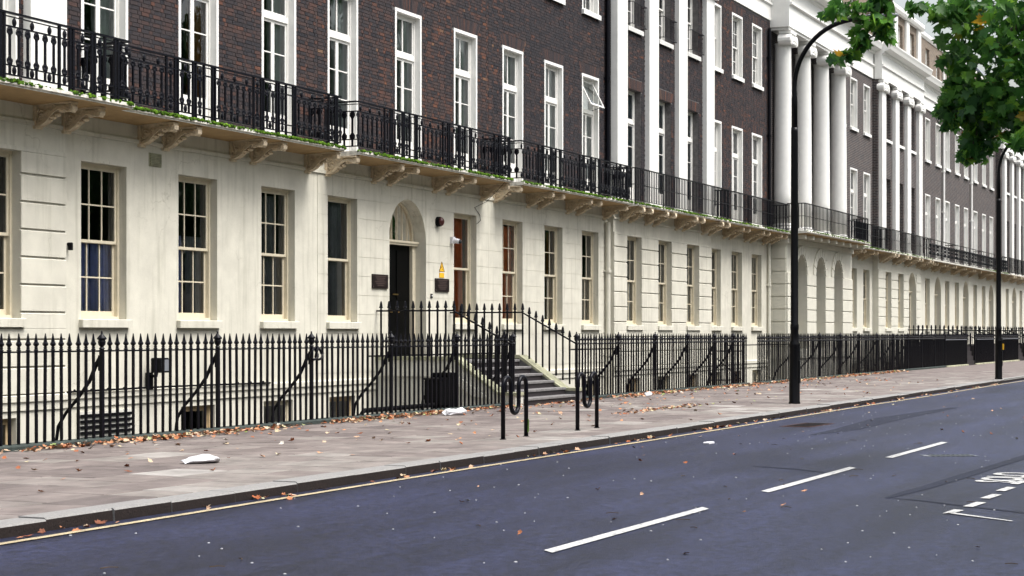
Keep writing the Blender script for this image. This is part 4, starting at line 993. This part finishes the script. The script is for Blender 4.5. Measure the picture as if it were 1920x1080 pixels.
m = MB(); m.prism([(vl-.9, .16), (vl-.62, .34), (vl+.1, .78), (FACE-.003, .78), (FACE-.003, .62), (vl+.15, .62), (vl-.5, .2)], 34.90, 34.93, 'x'); build(m, 'string_band', 'basement', S)
def handrail(u, label):
    T = thing('stair_railing', label, 'railing', (u, vl, LZ)); m = MB()
    zt = LZ+1.09; zb = .86; yb = v0+.10
    m.tube([(u, FACE-.01, zt), (u, vl+.02, zt), (u, yb, zb+.45)], .019, 8); build(m, 'rail', 'iron', T)
    for i in range(9):
        y = FACE-.12-(FACE-.12-vl)*i/9
        link('bar', SP_L, T, (u, y, LZ+.10))
    for i in range(9):
        s_ = i/8.; y = vl-(vl-yb)*s_; zr = zt-(zt-zb-.45)*s_
        base = LZ+.10-(LZ-.2)*min(1, s_*1.02)
        h_ = zr-base
        key = round(h_, 2)
        if key not in SPC: SPC[key] = spear_mesh(key)
        link('bar', SPC[key], T, (u, y, base))
SPC = {}; SP_L = spear_mesh(.99)
handrail(35.0, 'left spiked iron handrail of the stone steps, ending at the door'); handrail(38.66, 'right spiked iron handrail of the stone steps, sloping down to the pavement')
# far doorways: bridge slab, handrails
for k, (uc, vf) in enumerate(((90.5, 18.65), (98.4, FACE), (106.8, FACE), (115.6, FACE), (122.9, 18.6))):
    T = thing('entrance_steps', 'stone entrance bridge with iron handrails at the %s far arched doorway' % NM[k], 'steps', (uc, RAIL, 0), 'far entrance steps')
    m = MB(); m.box(uc-1.1, uc+1.1, RAIL+.3, vf+.4, -2.3, .92)
    for i in range(4): m.box(uc-1.1, uc+1.1, RAIL+.0+.07*i, RAIL+.31, -.02+.23*i, .21+.23*i)
    build(m, 'landing', 'riser_dark', T)
    for s_ in (-1, 1):
        m = MB(); x = uc+s_*1.15
        m.tube([(x, vf-.02, 1.72), (x, RAIL+.9, 1.72), (x, RAIL-.1, 1.25)], .024, 6); build(m, 'rail', 'iron', T)
        for i in range(14):
            y = RAIL+.0+(vf-RAIL-.1)*i/13; zz = 1.72 if y > RAIL+.9 else 1.25+.47*(y-RAIL+.1)/1.0
            key = round(zz-.35, 1)
            if key not in SPC: SPC[key] = spear_mesh(key)
            link('bar', SPC[key], T, (x, y, .35))

# ------------------------------------------------------------------ street furniture
def lamp_post(u, v, label, tag=False):
    T = thing('street_lamp', label, 'street lamp', (u, v, 0), 'street lamps along the kerb')
    m = MB(); m.lathe([(.128, -.02), (.128, .03), (.118, .05), (.116, 1.24), (.118, 1.26), (.125, 1.29), (.12, 1.32), (.088, 1.40), (.086, 1.62), (.094, 1.64), (.094, 1.74), (.084, 1.76), (.08, 4.2), (.076, 6.0), (.074, 6.08)], 20, (u, v, 0)); build(m, 'column', 'lamp_paint', T, smooth=False)
    for f in T.children[0].data.polygons: f.use_smooth = True
    d = MB(); d.box(u-.05, u+.05, v-.128, v-.10, .45, .95, .004); d.box(u-.012, u+.012, v-.134, v-.127, .66, .69); build(d, 'access_door', 'lamp_paint', T)
    a = MB(); pts = [(u, v, 6.0), (u, v, 6.7)]
    for i in range(15):
        t = math.radians(86)*i/14; pts.append((u, v-1.35*(1-math.cos(t)), 6.95+1.42*math.sin(t)))
    pts.append((u, v-1.6, 8.41))
    a.tube(pts, [.066]*2+[.05]*15+[.045], 12); build(a, 'swan_neck_arm', 'lamp_paint', T, smooth=True)
    h_ = MB(); h_.blob((u, v-1.92, 8.40), .15, .38, .085, 12, 8); build(h_, 'lantern', 'lead', T, smooth=True)
    if tag:
        y = MB(); y.box(u+.03, u+.11, v-.155, v-.112, 1.0, 1.2); build(y, 'yellow_tag', 'yellow_paint', T)
    return T
lamp_post(39.0, 10.62, 'tall black street lamp with curved arm standing near the kerb'); lamp_post(62.5, 9.97, 'second black street lamp farther down, carrying a small yellow tag', True)
def bike_stand(u, v, label, patch=None):
    T = thing('bicycle_stand', label, 'bicycle stand', (u, v, 0), 'M-shaped bicycle stands by the kerb')
    m = MB(); H_ = .90; q = .14; lo = .37; xs = [-3*q, -q, q, 3*q]
    arc = lambda cx, cz, sg, n_: [(u+cx-q*math.cos(math.pi*i/n_), v, cz+sg*q*math.sin(math.pi*i/n_)) for i in range(n_+1)]
    pts = [(u+xs[0], v, -.05)] + arc(-2*q, H_-q, 1, 12) + arc(0, lo+q, -1, 12) + arc(2*q, H_-q, 1, 12) + [(u+xs[3], v, -.05)]
    m.tube(pts, .033, 12); build(m, 'bent_tube', 'iron', T, smooth=True)
    for x in (xs[0], xs[3]):
        f = MB(); f.lathe([(.05, -.01), (.05, .006), (.036, .012)], 12, (u+x, v, 0)); build(f, 'foot_collar', 'iron_dull', T)
    if patch:
        g_ = MB(); g_.add([(u+xs[3]-.028, v-.036, .06), (u+xs[3]+.03, v-.036, .08), (u+xs[3]+.02, v-.04, .25), (u+xs[3]-.02, v-.04, .27)], [(0, 1, 2, 3)]); g_.add([(u+xs[3]-.028, v-.030, .06), (u+xs[3]+.03, v-.030, .08), (u+xs[3]+.02, v-.034, .25), (u+xs[3]-.02, v-.034, .27)], [(3, 2, 1, 0)]); g_.ct = .9
        build(g_, 'green_sticker', 'grass', T)
bike_stand(24.55, 10.93, 'left of two black M-shaped bicycle stands, green patch on one leg', True); bike_stand(27.25, 10.85, 'right of two black M-shaped bicycle stands, in front of the steps end')
T = thing('litter_bin', 'black box bin behind the railings left of the stone steps', 'bin', (32.7, RAIL+.35, 0))
m = MB(); m.box(32.25, 32.62, RAIL+.2, RAIL+.55, .12, .62, .02); m.box(32.66, 33.05, RAIL+.2, RAIL+.6, .02, .72, .02); build(m, 'box', 'iron_dull', T)
m = MB(); m.box(32.24, 32.63, RAIL+.19, RAIL+.56, .62, .66); m.box(32.65, 33.06, RAIL+.19, RAIL+.61, .72, .76); build(m, 'lid', 'iron', T)
m = MB(); m.tube([(32.44, RAIL+.36, -2.4), (32.44, RAIL+.36, .13)], .04, 8); m.tube([(32.86, RAIL+.4, -2.4), (32.86, RAIL+.4, .03)], .04, 8); build(m, 'post', 'iron_dull', T)
T = thing('area_pipe', 'black pipe running low behind the railings beside the steps', 'pipe', (30, RAIL+.3, 0))
m = MB(); m.tube([(29.2, RAIL+.3, -2.4), (29.2, RAIL+.3, .06), (29.3, RAIL+.3, .13), (32.2, RAIL+.3, .13)], .045, 10); build(m, 'pipe_run', 'iron_dull', T)
m = MB(); 
for k in range(2):
    c = (26.9+.16*k, RAIL-.05, 1.2); m.tube([(c[0]+.1*math.cos(t*.5236), c[1]+.02*math.sin(t), c[2]+.1*math.sin(t*.5236)) for t in range(13)], .022, 7)
build(m, 'bike_lock', 'iron', None, (26.9, RAIL, 1.1), True, label='black coiled cable lock left on a railing post', cat='bike lock')
def crumple(u, v, lx, ly, h_, label, name, cat, seed, m_='white_plastic', lean=.45):
    """a slack bag: rounded slab with folds, one end plumper than the other"""
    rs = random.Random(seed); m = MB(); n_, k_ = 26, 16; ph = [rs.uniform(0, 6.3) for _ in range(8)]; vs_ = []
    for i in range(n_+1):
        for j in range(k_):
            s_, a_ = i/n_*2-1, 2*math.pi*j/k_
            q = max(0., 1-abs(s_)**3.2)**.5
            hh = h_*(1-lean*(s_*.5+.5))*(.8+.2*math.sin(4.2*s_+ph[0])+.08*math.sin(9*s_+ph[1]))
            r = 1+.10*math.sin(3*a_+4*s_+ph[2])+.07*math.sin(5*a_-7*s_+ph[3])+.04*math.sin(11*s_+ph[4]+2*a_)
            y = math.cos(a_)*ly*q*r; z = (math.sin(a_)*.5+.5)*hh*q*r
            vs_.append((u+lx*s_+.03*math.sin(3*a_+ph[5]), v+y+.05*math.sin(2.5*s_+ph[6]), max(.004, z)))
    m.add(vs_, [(i*k_+j, (i+1)*k_+j, (i+1)*k_+(j+1) % k_, i*k_+(j+1) % k_) for i in range(n_) for j in range(k_)])
    build(m, name, m_, None, (u, v, 0), True, label=label, cat=cat)
crumple(18.3, 12.25, .25, .15, .13, 'crumpled white plastic bag lying flat on the pavement, left', 'plastic_bag', 'bag', 1)
crumple(31.0, 15.05, .28, .16, .19, 'rounded white plastic bag against the railing plinth near the steps', 'plastic_bag', 'bag', 2)
crumple(42.5, 15.3, .22, .10, .12, 'torn white paper scrap against the railing beyond the steps', 'paper_scrap', 'paper', 3)
crumple(12.9, 12.1, .16, .1, .05, 'small white paper scrap on the pavement at the far left', 'paper_scrap', 'paper', 4)
m = MB(); m.box(25.9, 26.15, 8.35, 8.45, -.104, -.075, .01); build(m, 'paper_cup', 'white_plastic', None, (26, 8.4, -.104), label='flattened white cup on the road near the yellow line', cat='cup')

# ------------------------------------------------------------------ leaves on the ground, specks on the road
_hl = [(.16, -.40), (.46, -.32), (.33, -.15), (.60, .05), (.41, .07), (.42, .26), (.22, .17), (.15, .36)]
LEAF = [(0, -.38)] + _hl + [(0, .64)] + [(-x*1.04, y*.97) for x, y in reversed(_hl)]
def leaf(m, M_, size, curl, tint):
    m.ct = tint
    vs_ = [M_ @ Vector((x*size, y*size, size*curl*(abs(x)*1.3+abs(y)**2))) for x, y in LEAF] + [M_ @ Vector((0, 0, 0))]
    c = len(LEAF); m.add(vs_, [(i, (i+1) % c, c) for i in range(c)])
rs = random.Random(21); m = MB()
def drop(u, v, z=.004, big=1.):
    s_ = rs.uniform(.04, .10)*big; M_ = Matrix.Translation((u, v, z+rs.uniform(0, .012))) @ Euler((rs.gauss(0, .28), rs.gauss(0, .28), rs.uniform(0, 6.28))).to_matrix().to_4x4()
    leaf(m, M_, s_, rs.uniform(-.1, .55), max(.01, min(1, rs.gauss(.45, .27))))
for _ in range(5200):
    u = 12+62*rs.random()**1.15; dens_ = .5+.5*math.sin(u*.9)+.3*math.sin(u*2.3)
    if 35.2 < u < 38.6 or rs.random() > dens_+.25: continue
    drop(u, RAIL-.13-abs(rs.gauss(0, .17)), .004+abs(rs.gauss(0, .02)))
for _ in range(430): drop(12+50*rs.random(), KERB+.3+5.2*rs.random()**.5)
for _ in range(130): drop(35.1+rs.gauss(0, 1.5), 12.35+rs.gauss(0, .16))
for _ in range(420):
    u = 8+55*rs.random()
    if rs.random() < .55+.45*math.sin(u*1.7): drop(u, KERB-.03-abs(rs.gauss(0, .09)), -.106)
for _ in range(80): drop(9+40*rs.random(), 9.6*rs.random(), -.106, .7)
for _ in range(60): drop(36.9+rs.uniform(-1.4, 1.4), RAIL-.3-abs(rs.gauss(0, .15)))
build(m, 'fallen_leaves', 'fallen_leaf', None, (20, 13, 0), label='scattered brown and yellow plane leaves lying along railings, pavement and gutter', cat='leaves', kind='stuff')
m = MB()
for _ in range(260):
    u, v = 8+30*rs.random(), 1.5+8*rs.random(); r_ = rs.uniform(.005, .015)
    m.blob((u, v, -.107), r_*rs.uniform(1, 1.8), r_, .006, 6, 3)
build(m, 'road_specks', 'speck', None, (15, 5, -.1), label='tiny pale specks of litter and seed scattered on the asphalt', cat='specks', kind='stuff')
m = MB()
for _ in range(36):
    u, v, a = 10+18*rs.random(), 1.8+6*rs.random(), rs.uniform(0, 3.14); l_ = rs.uniform(.06, .14)
    m.tube([(u, v, -.1), (u+l_*.5*math.cos(a), v+l_*.5*math.sin(a), -.096), (u+l_*math.cos(a+.2), v+l_*math.sin(a+.2), -.1)], .004, 4)
build(m, 'twigs', 'twig', None, (15, 5, -.1), label='small brown twigs scattered on the near road surface', cat='twigs', kind='stuff')

# ------------------------------------------------------------------ plane tree reaching in from the right
def place(px, py, depth):      # where a sight line meets a given distance: used to set out the hanging boughs
    X, Z = (px-960)/3400*depth, 1.55+(625-py)/3400*depth
    return Vector((X*math.sin(YAW)+depth*math.cos(YAW), -X*math.cos(YAW)+depth*math.sin(YAW), Z))
T = thing('plane_tree', 'plane tree whose leafy green boughs hang into the upper right corner', 'tree', (26, -2.6, 0))
tk = MB(); base = Vector((26, -2.6, 0))
tk.tube([base+Vector((0, 0, -.1)), base+Vector((0, 0, 1.2)), base+Vector((-.15, .1, 3.2)), base+Vector((-.3, .4, 5.2)), base+Vector((-.5, .9, 7.4)), base+Vector((-.6, 1.1, 10))], [.48, .38, .33, .29, .22, .12], 14); build(tk, 'trunk', 'bark', T, smooth=True)
cl = []     # (centre, radii, leaves)
for (px, py, dp, rx, rz, n_) in ((1870, 40, 22, .8, .6, 250), (1802, 100, 22.5, .36, .36, 100), (1885, 140, 22, .6, .55, 180), (1835, 190, 22.4, .46, .36, 150), (1790, 215, 22.6, .24, .20, 90), (1840, 255, 22.5, .24, .34, 150),
        (1815, 285, 22.4, .14, .18, 55), (1905, 215, 22, .34, .30, 170), (1925, 265, 21.5, .22, .12, 40), (1900, 275, 21.5, .12, .08, 14), (1790, 20, 22.3, .36, .14, 90), (1722, 16, 22.4, .14, .05, 22), (1760, 32, 22.3, .16, .08, 34),
        (1985, 60, 21.8, 1.0, 1.0, 220), (1960, -140, 22.5, 1.6, .9, 700), (2100, -60, 22, 1.5, 1.4, 700), (1790, 170, 22.6, .18, .2, 70), (1768, 205, 22.6, .1, .08, 16),
        (1650, 8, 21.5, .16, .10, 46), (1590, 18, 21.4, .26, .09, 44), (1555, 28, 21.4, .13, .05, 16), (1640, 45, 21.4, .22, .10, 46), (1610, 75, 21.4, .15, .13, 34), (1660, 62, 21.5, .10, .14, 26), (1590, 105, 21.4, .12, .06, 16), (1567, 113, 21.3, .08, .04, 8), (1660, -60, 21.6, .5, .3, 120)):
    cl.append((place(px, py, dp), rx, rz, n_))
lr = random.Random(4); cm_ = MB()
for c, rx, rz, n_ in cl:
    for _ in range(n_):
        d = Vector((lr.gauss(0, 1), lr.gauss(0, 1), lr.gauss(0, 1))).normalized()*lr.random()**.42
        p = c+Vector((d.x*rx, d.y*rx, d.z*rz))
        M_ = Matrix.Translation(p) @ Euler((lr.gauss(1.0, .45)+math.pi*0, lr.gauss(0, .5), lr.uniform(0, 6.28))).to_matrix().to_4x4() @ Matrix.Rotation(math.pi, 4, 'Z')
        t = lr.betavariate(2.2, 2.6)*.93
        if lr.random() < .014: t = lr.uniform(.95, 1)
        leaf(cm_, M_, lr.uniform(.09, .19), lr.uniform(-.1, .45), max(.01, t))
build(cm_, 'crown', 'leaf', T, kind='stuff')
def limb(pts, r0, r1):
    m = MB(); P = [Vector(p) for p in pts]; P = [P[0]*2-P[1]] + P + [P[-1]*2-P[-2]]; pts = []
    for i in range(1, len(P)-2):
        for k in range(5):
            t = k/5; p0, p1, p2, p3 = P[i-1:i+3]
            pts.append(.5*(2*p1+(p2-p0)*t+(2*p0-5*p1+4*p2-p3)*t*t+(3*p1-p0-3*p2+p3)*t**3) + Vector((lr.uniform(-1, 1), lr.uniform(-1, 1), lr.uniform(-1, 1)))*.02)
    pts.append(P[-2]); n_ = len(pts); m.tube(pts, [r0+(r1-r0)*i/(n_-1) for i in range(n_)], 8); build(m, 'branch', 'bark', T, smooth=True)
top = base+Vector((-.3, .4, 5.2)); 
limb([top, top+Vector((-.8, 1.6, 1.2)), place(2080, -30, 22), place(1985, 20, 22), place(1900, 60, 22), place(1830, 120, 22.3)], .16, .02)
limb([place(1985, 20, 22), place(1880, 130, 22.1), place(1845, 200, 22.4), place(1825, 270, 22.4)], .04, .012)
limb([base+Vector((-.5, .9, 7.4)), place(2050, -300, 22), place(1800, -160, 21.8), place(1680, -40, 21.5), place(1655, 20, 21.5), place(1600, 40, 21.4)], .12, .01)
limb([place(1680, -40, 21.5), place(1660, 40, 21.45), place(1625, 78, 21.4), place(1590, 108, 21.4)], .018, .006)
limb([place(1985, 20, 22), place(1860, 10, 22.2), place(1790, 18, 22.3), place(1730, 16, 22.4)], .03, .006)
# trees of the garden square across the road, mirrored in the panes
gr = random.Random(9); gm = MB()
for k in range(56):  # unseen rows extended and thickened to block low sky and deepen shade
    u = -80+7*k+gr.uniform(-2, 2); v = -7-gr.uniform(0, 5)-(6 if k % 2 else 0)
    if k > 45: u, v = 215+gr.uniform(-8, 8), -8+5.5*(k-46)
    h_ = gr.uniform(15, 20); cr = gr.uniform(4, 5.2)
    gm.tube([(u, v, 0), (u, v, h_*.6)], [.35, .2], 7)
    for _ in range(760):
        d = Vector((gr.gauss(0, 1), gr.gauss(0, 1), gr.gauss(0, 1))).normalized()*gr.random()**.4
        p = Vector((u+d.x*cr, v+d.y*cr, h_*.58+d.z*h_*.42)); s_ = gr.uniform(.35, .8)
        M_ = Matrix.Translation(p) @ Euler((gr.uniform(0, 3), gr.uniform(0, 3), gr.uniform(0, 6.28))).to_matrix().to_4x4()
        gm.face([M_ @ Vector(q) for q in ((-s_, -s_*.4, 0), (0, -s_*.7, 0), (s_, 0, 0), (.2*s_, s_*.7, .1), (-s_*.7, s_*.5, 0))])
for k in range(3200):
    u = -60+310*gr.random(); v = -6.2-gr.random(); s_ = gr.uniform(.2, .45)
    M_ = Matrix.Translation((u, v, 2.4*gr.random())) @ Euler((gr.uniform(0, 3), gr.uniform(0, 3), gr.uniform(0, 6.28))).to_matrix().to_4x4()
    gm.face([M_ @ Vector(q) for q in ((-s_, -s_*.4, 0), (0, -s_*.7, 0), (s_, 0, 0), (.2*s_, s_*.7, .1), (-s_*.7, s_*.5, 0))])
build(gm, 'garden_trees', 'garden_leaf', None, (100, -10, 0), label='dark leafy mass of garden trees across the road, mirrored in window panes and thickened to block low sky', cat='trees', kind='stuff')
